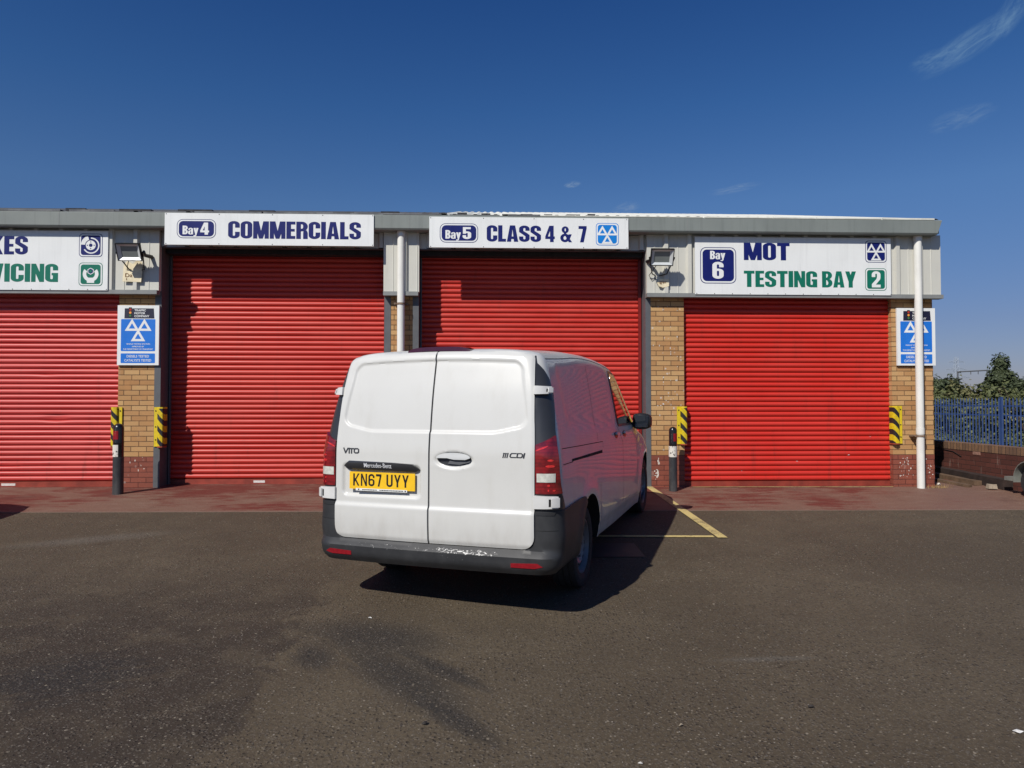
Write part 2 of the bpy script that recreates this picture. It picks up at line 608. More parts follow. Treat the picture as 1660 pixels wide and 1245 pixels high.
    b.inputs['Roughness'].default_value = .82
    b.inputs['Specular IOR Level'].default_value = .28
    h = M(nt, 'ADD', M(nt, 'MULTIPLY', stone, .6), M(nt, 'ADD', M(nt, 'MULTIPLY', fine, .7), M(nt, 'MULTIPLY', pit, -.8)))
    h = M(nt, 'ADD', h, M(nt, 'MULTIPLY', grit, .35))
    bump(nt, b, h, 1.0, .009)
    return m


def mat_apron():
    m, nt, b = newmat('red_painted_concrete')
    oc = coords(nt)
    sep = N(nt, 'ShaderNodeSeparateXYZ')
    L(nt, oc, sep.inputs[0])
    X, Y = sep.outputs[0], sep.outputs[1]
    st = noise_n(nt, scaled(nt, oc, (2.2, 9.0, 1), rot=(0, 0, R(-14))), 1.0, 7, .70, .4)
    big = noise_n(nt, oc, .9, 4, .6)
    fine = noise_n(nt, oc, 90, 4, .7)
    wear = M(nt, 'ADD', M(nt, 'MULTIPLY', st, .62), M(nt, 'MULTIPLY', big, .50))
    wear = M(nt, 'ADD', wear, M(nt, 'MULTIPLY', M(nt, 'SUBTRACT', 10.2, Y), .055))
    wear = M(nt, 'ADD', wear, RANGE(nt, X, 4.5, 7.0, 0, .09))
    w = RANGE(nt, M(nt, 'ADD', wear, M(nt, 'MULTIPLY', M(nt, 'SUBTRACT', fine, .5), .22)), .50, .63)
    col = MIX(nt, RANGE(nt, fine, .3, .7), (.112, .028, .021), (.148, .038, .028))
    worn = MIX(nt, RANGE(nt, fine, .35, .7), (.150, .092, .066), (.250, .172, .124))
    col = MIX(nt, M(nt, 'MULTIPLY', w, .72), col, worn)
    scr = noise_n(nt, scaled(nt, oc, (1.5, 60, 1), rot=(0, 0, R(-22))), 1.0, 4, .7)
    col = MIX(nt, M(nt, 'MULTIPLY', RANGE(nt, scr, .58, .66), RANGE(nt, big, .40, .58, .1, .8)), col, (.33, .26, .21))
    drk = noise_n(nt, oc, 2.0, 5, .65)
    col = MIX(nt, RANGE(nt, drk, .55, .75, 0, .5), col, (.07, .03, .026))
    kerb = RANGE(nt, Y, 8.885, 8.875)
    col = MIX(nt, M(nt, 'MULTIPLY', kerb, .6), col, (.20, .15, .12))
    L(nt, col, b.inputs['Base Color'])
    b.inputs['Roughness'].default_value = .7
    b.inputs['Specular IOR Level'].default_value = .3
    bump(nt, b, M(nt, 'ADD', fine, M(nt, 'MULTIPLY', st, .8)), .35, .006)
    return m


def mat_line():
    m, nt, b = newmat('yellow_line_paint')
    oc = coords(nt)
    n = noise_n(nt, oc, 55, 5, .75)
    n2 = noise_n(nt, oc, 5, 4, .6)
    f = RANGE(nt, M(nt, 'ADD', M(nt, 'MULTIPLY', n, .6), M(nt, 'MULTIPLY', n2, .4)), .50, .60)
    L(nt, MIX(nt, M(nt, 'MULTIPLY', f, .85), S(196, 176, 116), S(112, 98, 74)), b.inputs['Base Color'])
    b.inputs['Roughness'].default_value = .75
    return m


mat_tar = mat_tarmac()
mat_apr = mat_apron()
mat_yel = mat_line()


def mat_rough_ground():
    m, nt, b = newmat('rough_ground')
    oc = coords(nt)
    n = noise_n(nt, oc, 2.0, 6, .65)
    L(nt, MIX(nt, RANGE(nt, n, .35, .65), (.06, .07, .03), (.12, .10, .06)), b.inputs['Base Color'])
    b.inputs['Roughness'].default_value = .95
    return m


# ------------------------------------------------------------------ ground
YW = 10.62


def gz(x, y):
    yy = min(max(y, -6.0), 12.0)
    xx = min(max(x, -15), 15)
    return -.02 + .0487 * (yy - YW) - .0033 * xx


mb = MB()
xs = [-900, -200, -60, -30, -15, -8, -4, 0, 4, 7.95]
ys = [-900, -200, -60, -20, -6, -2, 2, 5, 8.86, 12, 16, 30, 100, 900]
for i in range(len(xs) - 1):
    for j in range(len(ys) - 1):
        q = [(xs[i], ys[j]), (xs[i + 1], ys[j]), (xs[i + 1], ys[j + 1]), (xs[i], ys[j + 1])]
        mb.add([(x, y, gz(x, y)) for x, y in q], [(0, 1, 2, 3)])
struct('tarmac_yard', mb, mat_tar, smooth=30)
mb = MB()
for i in range(12):
    x0, x1 = -16 + i * 23.88 / 12, -16 + (i + 1) * 23.88 / 12
    for (y0, y1) in ((8.86, 11.35),):
        mb.add([(x, y, gz(x, y) + .005) for x, y in ((x0, y0), (x1, y0), (x1, y1), (x0, y1))], [(0, 1, 2, 3)])
        mb.quad((x0, y0, gz(x0, y0) - .02), (x1, y0, gz(x1, y0) - .02), (x1, y0, gz(x1, y0) + .005), (x0, y0, gz(x0, y0) + .005))
struct('concrete_apron', mb, mat_apr)


def strip(x0, y0, x1, y1, w, dz, n=8):
    d = Vector((x1 - x0, y1 - y0)).normalized()
    nrm = Vector((-d.y, d.x)) * (w / 2)
    mb = MB()
    for k in range(n):
        a, c = k / n, (k + 1) / n
        pa = (x0 + (x1 - x0) * a, y0 + (y1 - y0) * a)
        pc = (x0 + (x1 - x0) * c, y0 + (y1 - y0) * c)
        q = [(pa[0] - nrm.x, pa[1] - nrm.y), (pc[0] - nrm.x, pc[1] - nrm.y), (pc[0] + nrm.x, pc[1] + nrm.y), (pa[0] + nrm.x, pa[1] + nrm.y)]
        mb.add([(x, y, gz(x, y) + dz) for x, y in q], [(0, 1, 2, 3)])
    return mb


struct('painted_line', strip(2.465, 10.66, 2.505, 7.42, .105, .011), mat_yel)
struct('painted_line', strip(2.43, 7.49, -1.2, 7.60, .075, .0075), mat_yel)
struct('painted_line', strip(3.12, 10.585, 6.20, 10.585, .030, .011), mat_yel)
mb = MB()
mb.add([(7.95, -900, -1.2), (900, -900, -1.2), (900, 900, -1.2), (7.95, 900, -1.2)], [(0, 1, 2, 3)])
struct('rough_ground', mb, mat_rough_ground())

# ------------------------------------------------------------------ flat lettering


def union2d(polys):
    vs_, fs = [], []
    for p in polys:
        o = len(vs_)
        a = sum(p[i][0] * p[(i + 1) % len(p)][1] - p[(i + 1) % len(p)][0] * p[i][1] for i in range(len(p)))
        if a < 0:
            p = p[::-1]
        vs_ += [Vector((q[0], q[1])) for q in p]
        fs.append(list(range(o, o + len(p))))
    r = delaunay_2d_cdt(vs_, [], fs, 0, 1e-6)
    out_v, out_f = r[0], []
    for f, src in zip(r[2], r[5]):
        if not src:
            continue
        a = sum(out_v[f[i]].x * out_v[f[(i + 1) % len(f)]].y - out_v[f[(i + 1) % len(f)]].x * out_v[f[i]].y for i in range(len(f)))
        if abs(a) > 1e-12:
            out_f.append(tuple(f if a > 0 else f[::-1]))
    return [(v.x, v.y) for v in out_v], out_f


def rc(x0, y0, x1, y1):
    return [(x0, y0), (x1, y0), (x1, y1), (x0, y1)]


def arc(cx, cy, ro, ri, a0, a1, n=10):
    out = []
    for k in range(n):
        a, b_ = R(a0 + (a1 - a0) * k / n), R(a0 + (a1 - a0) * (k + 1) / n)
        out.append([(cx + ro[0] * math.cos(a), cy + ro[1] * math.sin(a)), (cx + ro[0] * math.cos(b_), cy + ro[1] * math.sin(b_)),
                    (cx + ri[0] * math.cos(b_), cy + ri[1] * math.sin(b_)), (cx + ri[0] * math.cos(a), cy + ri[1] * math.sin(a))])
    return out


def glyph(ch, W=.56, v=.225, h=.155, k=.20):
    """heavy condensed capitals on a unit height; returns polygons and width"""
    ri = (W / 2 - v, max(.03, k - h))
    ro = (W / 2, k)
    top = arc(W / 2, 1 - k, ro, ri, 0, 180)
    bot = arc(W / 2, k, ro, ri, 180, 360)
    Ls, Rs = rc(0, k, v, 1 - k), rc(W - v, k, W, 1 - k)
    if ch == 'C':
        return top + bot + [Ls, rc(W - v, .62, W, 1 - k), rc(W - v, k, W, .38)], W
    if ch in 'O0':
        return top + bot + [Ls, Rs], W
    if ch == 'G':
        return top + bot + [Ls, rc(W - v, .64, W, 1 - k), rc(W - v, 0, W, .50), rc(W * .5, .37, W, .50)], W
    if ch == 'S':
        return top + bot + [rc(0, .66, v, 1 - k), rc(W - v, .68, W, 1 - k), rc(W - v, k, W, .36), rc(0, k, v, .33),
                            [(0, .67), (0, .60), (v * .6, .50), (W - v, .34), (W, .34), (W, .42), (W - v * .5, .52), (v, .67)]], W
    if ch == 'M':
        w = W * 1.36
        return [rc(0, 0, v * .9, 1), rc(w - v * .9, 0, w, 1), [(0, 1), (v * 1.2, 1), (w / 2 + v * .4, 0), (w / 2 - v * .4, 0)], [(w, 1), (w - v * 1.2, 1), (w / 2 - v * .4, 0), (w / 2 + v * .4, 0)]], w
    if ch == 'E':
        w = W * .78
        return [rc(0, 0, v, 1), rc(0, 1 - h * 1.1, w, 1), rc(0, .5 - h * .5, w * .93, .5 + h * .5), rc(0, 0, w, h * 1.1)], w
    if ch == 'F':
        w = W * .75
        return [rc(0, 0, v, 1), rc(0, 1 - h * 1.1, w, 1), rc(0, .5 - h * .5, w * .93, .5 + h * .5)], w
    if ch == 'L':
        w = W * .74
        return [rc(0, 0, v, 1), rc(0, 0, w, h * 1.15)], w
    if ch == 'I':
        return [rc(0, 0, v * 1.03, 1)], v * 1.03
    if ch == '1':
        return [rc(W * .22, 0, W * .22 + v, 1), [(0, .84), (0, .72), (W * .22, .78), (W * .22, 1)]], W * .22 + v
    if ch == 'T':
        w = W * .95
        return [rc(0, 1 - h * 1.15, w, 1), rc(w / 2 - v / 2, 0, w / 2 + v / 2, 1)], w
    if ch == 'N':
        u = v * .86
        return [rc(0, 0, u, 1), rc(W - u, 0, W, 1), [(0, 1), (u * 1.05, 1), (W, 0), (W - u * 1.05, 0)]], W
    if ch == 'A':
        w = W * 1.08
        t = v * .62
        return [[(0, 0), (v, 0), (w / 2 + .01, .86), (w / 2 + t * .2, 1), (w / 2 - t, 1)], [(w, 0), (w - v, 0), (w / 2 - .01, .86), (w / 2 - t * .2, 1), (w / 2 + t, 1)],
                rc(w * .27, .17, w * .73, .17 + h)], w
    if ch == 'V':
        w = W * 1.08
        t = v * .62
        return [[(0, 1), (v, 1), (w / 2 + .01, .14), (w / 2 + t * .2, 0), (w / 2 - t, 0)], [(w, 1), (w - v, 1), (w / 2 - .01, .14), (w / 2 - t * .2, 0), (w / 2 + t, 0)]], w
    if ch == 'Y':
        w = W * 1.04
        return [[(0, 1), (v * 1.02, 1), (w / 2 + v * .5, .36), (w / 2 - v * .5, .36)], [(w, 1), (w - v * 1.02, 1), (w / 2 - v * .5, .36), (w / 2 + v * .5, .36)], rc(w / 2 - v / 2, 0, w / 2 + v / 2, .42)], w
    if ch == 'K':
        w = W * 1.04
        return [rc(0, 0, v, 1), [(v * .8, .40), (w - v * 1.02, 1), (w, 1), (v, .30)], [(v * .95, .52), (w - v * 1.05, 0), (w, 0), (v * 1.35, .66)]], w
    if ch == 'R':
        a = arc(W * .5, .72, (W * .5, .28), (W * .5 - v, .28 - h), -90, 90)
        return [rc(0, 0, v, 1), rc(0, 1 - h, W * .5, 1), rc(0, .44, W * .5, .44 + h)] + a + [[(W * .42, .50), (W - v * .95, .44), (W - v, .34), (W - v, 0), (W, 0), (W, .36), (W * .9, .50)]], W
    if ch == 'B':
        a = arc(W * .5, .745, (W * .47, .255), (W * .47 - v, .255 - h), -90, 90)
        c_ = arc(W * .5, .275, (W * .5, .275), (W * .5 - v, .275 - h), -90, 90)
        return [rc(0, 0, v, 1), rc(0, 1 - h, W * .5, 1), rc(0, .45, W * .5, .45 + h), rc(0, 0, W * .5, h)] + a + c_, W
    if ch == 'U':
        return bot + [rc(0, k, v, 1), rc(W - v, k, W, 1)], W
    if ch == 'P':
        a = arc(W * .5, .70, (W * .5, .30), (W * .5 - v, .30 - h), -90, 90)
        return [rc(0, 0, v, 1), rc(0, 1 - h, W * .5, 1), rc(0, .40, W * .5, .40 + h)] + a, W
    if ch == 'D':
        a = arc(W * .4, .5, (W * .6, .5), (W * .6 - v, .5 - h), -90, 90)
        return [rc(0, 0, v, 1), rc(0, 1 - h, W * .4, 1), rc(0, 0, W * .4, h)] + a, W
    if ch == '4':
        w = W * 1.05
        return [rc(w * .50, 0, w * .50 + v, 1), rc(0, .19, w, .19 + h), [(0, .19 + h), (v * .72, .19 + h), (w * .50 + v * .3, .86), (w * .50 + v * .3, 1), (w * .42, 1)]], w
    if ch == '5':
        return bot + [rc(.02, 1 - h * 1.1, W * .95, 1), rc(.02, .44, v * .95, 1), rc(W - v, k, W, .46), rc(0, k, v, .32)] + arc(W / 2, .46, (W / 2, .18), (W / 2 - v, .18 - h * .85), 0, 150), W
    if ch == '6':
        return top + bot + [Ls, rc(W - v, .68, W, 1 - k), rc(W - v, k, W, .42)] + arc(W / 2, .42, (W / 2, .18), (W / 2 - v, .18 - h * .8), 0, 180), W
    if ch == '7':
        w = W * .88
        return [rc(0, 1 - h * 1.15, w, 1), [(w - v, 1 - h), (w, 1 - h * .9), (w * .64, 0), (w * .64 - v, 0)]], w
    if ch == '2':
        return top + [rc(0, .64, v, 1 - k), rc(W - v, .62, W, 1 - k), [(W, .64), (W - v, .64), (W - v * 1.15, .52), (0, .20), (0, 0), (v, h * .9), (W - v * .1, .50)], rc(0, 0, W, h * 1.1)], W
    if ch == '&':
        w = W * 1.25
        return arc(w * .42, .78, (w * .30, .22), (w * .30 - v * .75, .10), 0, 360, 18) + arc(w * .40, .27, (w * .40, .27), (w * .40 - v * .85, .12), 0, 360, 18) + \
            [[(w * .12, .82), (w * .38, .70), (w, 0), (w * .72, 0)], [(w * .70, .50), (w * .97, .50), (w * .80, .18), (w * .62, .20)]], w
    if ch == 'a':
        w = W * .92
        return arc(w / 2, .58, (w / 2, .17), (w / 2 - v * .9, .06), 0, 170) + [rc(w - v * .95, 0, w, .58), rc(0, .50, v * .9, .58), rc(0, .10, v * .9, .30)] + arc(w / 2, .30, (w / 2, .15), (w / 2 - v * .9, .05), 60, 180) + arc(w / 2 - .02, .13, (w / 2 - .02, .15), (w / 2 - v * .9, .05), 180, 330), w
    if ch == 'y':
        w = W * .95
        return [[(0, .74), (v, .74), (w / 2 + .03, .12), (w / 2 - .07, -.02)], [(w, .74), (w - v, .74), (w * .34, -.10), (w * .30, -.22), (w * .56, -.16)], rc(w * .02, -.22, w * .42, -.10)], w
    if ch == ' ':
        return [], W * .42
    return [rc(0, 0, W, 1)], W


def word(s, x, y, hgt, width=None, gap=.045, **kw):
    polys, cx = [], 0
    for i, ch in enumerate(s):
        g, w = glyph(ch, **kw)
        polys += [[(p[0] + cx, p[1]) for p in q] for q in g]
        cx += w + gap
    cx -= gap
    sx = (width / cx) if width else hgt
    return [[(x + p[0] * sx, y + p[1] * hgt) for p in q] for q in polys]


def plain_text(s, x, y, hgt, width, bold=0.0, shear=0.0):
    """text with Blender's built-in face, fitted into width; returns (verts2d, faces)"""
    cu = bpy.data.curves.new('t', 'FONT')
    cu.body = s
    cu.size = 1.0
    cu.offset = bold
    cu.shear = shear
    cu.resolution_u = 3
    ob = bpy.data.objects.new('t', cu)
    C.objects.link(ob)
    dg = bpy.context.evaluated_depsgraph_get()
    me = bpy.data.meshes.new_from_object(ob.evaluated_get(dg))
    vv = [(v.co.x, v.co.y) for v in me.vertices]
    ff = [tuple(p.vertices) for p in me.polygons]
    bpy.data.objects.remove(ob)
    bpy.data.curves.remove(cu)
    bpy.data.meshes.remove(me)
    x0, x1 = min(v[0] for v in vv), max(v[0] for v in vv)
    y0, y1 = min(v[1] for v in vv), max(v[1] for v in vv)
    out = [(x + (v[0] - x0) / (x1 - x0) * width, y + (v[1] - y0) / (y1 - y0) * hgt) for v in vv]
    fixed = []
    for f in ff:
        a = sum(out[f[i]][0] * out[f[(i + 1) % len(f)]][1] - out[f[(i + 1) % len(f)]][0] * out[f[i]][1] for i in range(len(f)))
        fixed.append(f if a > 0 else f[::-1])
    return out, fixed


def rrect(x0, y0, x1, y1, r, n=7):
    out = []
    for cx, cy, a in ((x1 - r, y0 + r, -90), (x1 - r, y1 - r, 0), (x0 + r, y1 - r, 90), (x0 + r, y0 + r, 180)):
        for k in range(n + 1):
            t = R(a + 90 * k / n)
            out.append((cx + r * math.cos(t), cy + r * math.sin(t)))
    return out


def circ(cx, cy, r, n=28):
    return [(cx + r * math.cos(2 * math.pi * k / n), cy + r * math.sin(2 * math.pi * k / n)) for k in range(n)]


def hollow_tri(cx, y0, w, hgt, t):
    P = [Vector((cx - w / 2, y0)), Vector((cx + w / 2, y0)), Vector((cx, y0 + hgt))]
    c = (P[0] + P[1] + P[2]) / 3
    inr = hgt * w / (w + 2 * math.sqrt((w / 2) ** 2 + hgt ** 2))
    Q = [c + (p - c) * (1 - t / inr) for p in P]
    # incentre differs slightly from centroid for these triangles; fine for a mark
    return [[tuple(P[i]), tuple(P[(i + 1) % 3]), tuple(Q[(i + 1) % 3]), tuple(Q[i])] for i in range(3)]


def three_tri(cx, cy, w):
    """three hollow triangles, two above one"""
    tw, th = w * .54, w * .46
    t = w * .085
    return hollow_tri(cx - w * .23, cy, tw, th, t) + hollow_tri(cx + w * .23, cy, tw, th, t) + hollow_tri(cx, cy - th * .86, tw, th, t)


def flat(polys, y, name, mat, parent, mapf=None):
    v, f = union2d(polys)
    return flat_raw(v, f, y, name, mat, parent, mapf)


def flat_raw(v, f, y, name, mat, parent, mapf=None):
    mb = MB()
    if mapf:
        mb.add([mapf(p[0], p[1]) for p in v], f)
    else:
        mb.add([(p[0], y, p[1]) for p in v], f)
    return mesh_obj(name, mb, mat, parent, smooth='flat2d')

# ------------------------------------------------------------------ workshop building
bld = empty('workshop_building', (0, YW, 0), 'long single storey workshop with four red roller shutters, buff brick pillars and grey fascia', 'building')


def bpart(name, mb, mat, parent=None, smooth=None, label=None):
    o = mesh_obj(name, mb, mat, parent or bld, smooth=smooth)
    if label:
        o['label'] = label
    return o


PIL = [(-5.37, -4.85, mat_brick_buff), (-1.40, -1.075, mat_brick_buff), (2.505, 3.012, mat_brick_buff_spot), (6.222, 6.868, mat_brick_buff)]
PLZ = .45
mat_splash = simple('white_paint_splash', S(205, 198, 188), .7, var=.15, vscale=30)


def splash(mb, cx, cz, n, sx, sz, seed, y, x0, x1, k=1.0):
    r = random.Random(seed)
    for q in range(n):
        x, z = cx + r.gauss(0, sx), cz + r.gauss(0, sz)
        a, b_ = r.uniform(.003, .012) * k, r.uniform(.004, .018) * k
        if x - a * 1.2 < x0 or x + a * 1.2 > x1:
            continue
        y -= .00003
        m_ = 7
        mb.add([(x + a * math.cos(2 * math.pi * i / m_) * r.uniform(.6, 1.2), y, z + b_ * math.sin(2 * math.pi * i / m_) * r.uniform(.6, 1.2)) for i in range(m_)], [tuple(range(m_))], 1)


SPL_UP = {0: [(-5.325, .60, 22, .015, .09, 1, 1.6)], 2: [(2.76, 1.5, 26, .13, .35, 8, 1.0), (2.90, 2.0, 10, .04, .25, 9, 1.0)]}
SPL_LO = {0: [(-5.08, .36, 8, .12, .06, 2, 1.0), (-5.33, .35, 6, .012, .05, 12, 1.6)], 2: [(2.60, .16, 14, .022, .045, 3, 1.5), (2.61, .36, 8, .010, .04, 4, 1.4)], 3: [(6.40, .22, 22, .06, .08, 5, .9), (6.78, .24, 12, .03, .08, 6, .9)]}
for i, (x0, x1, mt) in enumerate(PIL):
    mb = MB().box(x0, YW, PLZ, x1, YW + .55, 3.2)
    for (cx, cz, n, sx, sz, sdd, k) in SPL_UP.get(i, ()):
        splash(mb, cx, max(cz, PLZ), n, sx, sz, sdd, YW - .0008, x0, x1, k)
    p = bpart('brick_pillar', mb, [mt, mat_splash], label='buff brick pillar spattered with white paint' if i == 2 else None)
    mb = MB().box(x0, YW - .003, -.25, x1, YW + .55, PLZ)
    for (cx, cz, n, sx, sz, sdd, k) in SPL_LO.get(i, ()):
        splash(mb, cx, cz, n, sx, sz, sdd, YW - .0038, x0, x1, k)
    bpart('plinth', mb, [mat_brick_red, mat_splash], p)
bpart('brick_pillar', MB().box(-9.4, YW, PLZ, -8.85, YW + .55, 3.2), mat_brick_buff)
# steel jambs (front face flush with brick, run back to the recessed shutters)
RC = .33
for (x0, x1) in ((-4.85, -4.757), (-1.497, -1.40), (-1.075, -.985), (2.425, 2.505)):
    bpart('steel_jamb', MB().box(x0 + .001, YW - .006, -.12, x1 - .001, YW + .10, 3.56).box(x0 + .012, YW + .10, -.12, x1 - .012, YW + RC + .25, 3.56), mat_steel)
# main walls, roof void
bpart('rear_wall', MB().box(-26, YW + 1.0, -.6, 6.866, YW + 13, 3.9), mat_brick_buff)
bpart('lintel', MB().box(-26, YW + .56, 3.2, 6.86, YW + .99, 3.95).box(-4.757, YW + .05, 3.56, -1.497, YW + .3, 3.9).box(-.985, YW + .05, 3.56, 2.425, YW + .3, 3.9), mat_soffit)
for x0, x1, z1 in ((6.3, 6.862, 3.9), (-5.3, -4.86, 3.19), (-1.39, -1.08, 3.19), (2.52, 3.0, 3.19)):
    bpart('pier_infill', MB().box(x0, YW + .551, -.3, x1, YW + .999, z1), mat_brick_buff)


# cladding band with trapezoidal ribs
def cladding(x0, x1, z0, z1, yf):
    pitch = .355
    pts = [(x0, yf)]
    k = math.floor((x0 + .3) / pitch) - 1
    while True:
        c = k * pitch - .12
        k += 1
        if c > x1:
            break
        for dx, dy in ((-.050, 0), (-.026, -.042), (.026, -.042), (.050, 0), (.172, 0), (.178, -.006), (.186, -.006), (.192, 0)):
            if x0 + .01 < c + dx < x1 - .01:
                pts.append((c + dx, yf + dy))
    pts.append((x1, yf))
    mb = MB()
    v = [(p[0], p[1], z0) for p in pts] + [(p[0], p[1], z1) for p in pts]
    n = len(pts)
    mb.add(v, [(i, i + 1, n + i + 1, n + i) for i in range(n - 1)])
    mb.quad((x0, yf, z0), (x0, yf, z1), (x0, YW + .02, z1), (x0, YW + .02, z0))
    mb.quad((x1, yf, z0), (x1, yf, z1), (x1, YW + .02, z1), (x1, YW + .02, z0))
    mb.quad((x0, yf, z0), (x1, yf, z0), (x1, YW + .02, z0), (x0, YW + .02, z0))
    return mb


YC = YW - .085
for (x0, x1, z0) in ((-15, -4.765, 2.885), (-4.764, -1.50, 3.545), (-1.499, -.975, 2.885), (-.974, 2.432, 3.545), (2.433, 6.955, 2.885)):
    bpart('cladding_panel', cladding(x0, x1, z0, 3.80, YC if z0 < 3 else YW - .012), mat_cladding)
bpart('cladding_panel', MB().box(6.90, YC + .001, 2.885, 6.956, YW + 13, 3.80), mat_cladding)
for (x0, x1) in ((-15, -4.775), (-1.497, -.985), (2.425, 6.965)):
    bpart('drip_flashing', MB().box(x0, YC - .045, 2.825, x1, YW - .002, 2.884), mat_flash)
for (x0, x1) in ((-4.764, -1.50), (-.974, 2.432)):
    bpart('drip_flashing', MB().box(x0, YW - .016, 3.530, x1, YW + .05, 3.544), mat_steel)
# fascia gutter with folded lower corner at its right end
fa = MB()
prof = [(YW - .262, 3.985), (YW - .27, 3.975), (YW - .27, 3.79), (YW - .255, 3.768), (YW - .05, 3.768), (YW - .05, 3.985)]
xs_ = [-15, -8.0, -3.1, .65, 3.5, 6.80]
v = [(x, p[0], p[1]) for x in xs_ for p in prof]
v[-6:] = [(6.865, p[0], p[1]) if p[1] > 3.8 else (6.80, p[0], p[1]) for p in prof]
n = 6
for i in range(len(xs_) - 1):
    pass
fa.add(v, [(i * n + k, i * n + (k + 1) % n, (i + 1) * n + (k + 1) % n, (i + 1) * n + k) for i in range(len(xs_) - 1) for k in range(n)] + [tuple(range((len(xs_) - 1) * n, len(xs_) * n))])
fas = bpart('fascia_gutter', fa, mat_galv)
for x in (-6.1, -1.10, 3.0):
    bpart('joint_strip', MB().box(x - .004, YW - .2725, 3.79, x + .004, YW - .27, 3.975), mat_flash, fas)
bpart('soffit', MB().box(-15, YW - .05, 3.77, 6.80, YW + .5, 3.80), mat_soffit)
bpart('verge_trim', MB().box(6.80, YW - .20, 3.80, 6.862, YW + 13, 3.985), mat_galv)


# roof slopes: corrugated sheets from the eave to the ridge
def roofslope(x0, x1, y0, y1, z0, z1, pitch=.15):
    mb = MB()
    n = int((x1 - x0) / (pitch / 4))
    v = []
    for (y, z) in ((y0, z0), (y1, z1)):
        for i in range(n + 1):
            v.append((x0 + (x1 - x0) * i / n, y, z + .022 * (0, 1, 1, 0)[i % 4]))
    f = [(i, i + 1, n + 2 + i, n + 1 + i) for i in range(n)]
    return mb.add(v, f)


bpart('roof_sheet', roofslope(-.65, 6.87, YW - .25, 17.0, 3.99, 5.815), mat_roof_cream)
bpart('roof_sheet', roofslope(-15, -.655, YW - .25, 17.0, 3.985, 5.79), mat_roof_grey, label='weathered grey roof sheeting')
bpart('roof_sheet', roofslope(-15, 6.87, 17.0, 23.7, 5.79, 3.95), mat_roof_grey)
rr = random.Random(3)
x = -12
while x < .6:
    w = rr.uniform(.25, 1.1)
    y_ = YW - .275 + rr.uniform(0, .02)
    bpart('roof_edge_trim', MB().box(x, y_, 3.987, x + w, YW - .20, 3.987 + rr.uniform(.008, .035)), mat_roof_grey)
    x += w + rr.choice((.004, .02, .12))
x = .62
while x < 6.6:
    w = rr.uniform(.6, 1.6)
    bpart('roof_edge_trim', MB().box(x, YW - .272, 3.987, min(x + w, 6.75), YW - .20, 3.998 + rr.uniform(0, .014)), mat_roof_cream)
    x += w + rr.choice((.01, .03))
for k in range(10):
    x = -10 + k * .95 + rr.uniform(-.2, .2)
    bpart('dark_flashing_strip', MB().box(x, YW - .19, 4.0, x + rr.uniform(.15, .5), YW - .1, 4.02 + rr.uniform(.012, .04)), mat_soffit)
for k in range(9):
    x = -1.0 + k * .31 + rr.uniform(-.08, .08)
    bpart('dark_flashing_strip', MB().box(x, YW - .195, 4.005, x + rr.uniform(.1, .22), YW - .13, 4.030 + rr.uniform(0, .018)), mat_soffit)


# roller shutters
mat_lock = simple('sticker_white', S(210, 205, 200), .5, var=.2, vscale=90)
def shutter(x0, x1, y, z0, z1, mat, label, dents=(), chips=()):
    mb = MB()
    rsl = random.Random(int(x0 * 100))
    nx = max(2, int((x1 - x0) / .09))
    prof = [(0.0, .016), (.004, .004), (.014, -.006), (.029, -.012), (.043, -.012), (.055, -.008), (.065, .0), (.072, .014)]
    rows = []
    z = z0 + .085
    while z < z1:
        jz = rsl.uniform(-.0022, .0022)
        rows += [(z + a, y + d_ + jz) for a, d_ in prof]
        z += .075
    for (zz, yy) in rows:
        for i in range(nx + 1):
            xx = x0 + (x1 - x0) * i / nx
            o = .0025 * noise.noise(Vector((xx * .9, zz * 1.7, y))) + .0012 * noise.noise(Vector((xx * 4, zz * 9, y + 5)))
            dz = 0
            for (dx_, dz_, r_, a_) in dents:
                q = ((xx - dx_) / r_) ** 2 + ((zz - dz_) / .05) ** 2
                o += a_ * math.exp(-q)
                dz += -.35 * a_ * math.exp(-q)
            mb.v.append((xx, yy + o, zz + dz))
    w = nx + 1
    for j in range(len(rows) - 1):
        for i in range(nx):
            mb.f.append((j * w + i, j * w + i + 1, (j + 1) * w + i + 1, (j + 1) * w + i))
            mb.m.append(0)
    for (cx_, cz_, w_, h_) in chips:
        mb.add([(cx_, y - .0165, cz_), (cx_ + w_, y - .0165, cz_ + .003), (cx_ + w_ * .4, y - .0165, cz_ + h_)], [(0, 1, 2)], 1)
    sh = bpart('roller_shutter', mb, [mat, mat_lock], smooth=50, label=label)
    bpart('bottom_bar', MB().box(x0 + .004, y - .012, z0, x1 - .004, y + .03, z0 + .078).box(x0 + .004, y - .03, z0, x1 - .004, y - .0122, z0 + .012), mat_shbar, sh)
    return sh


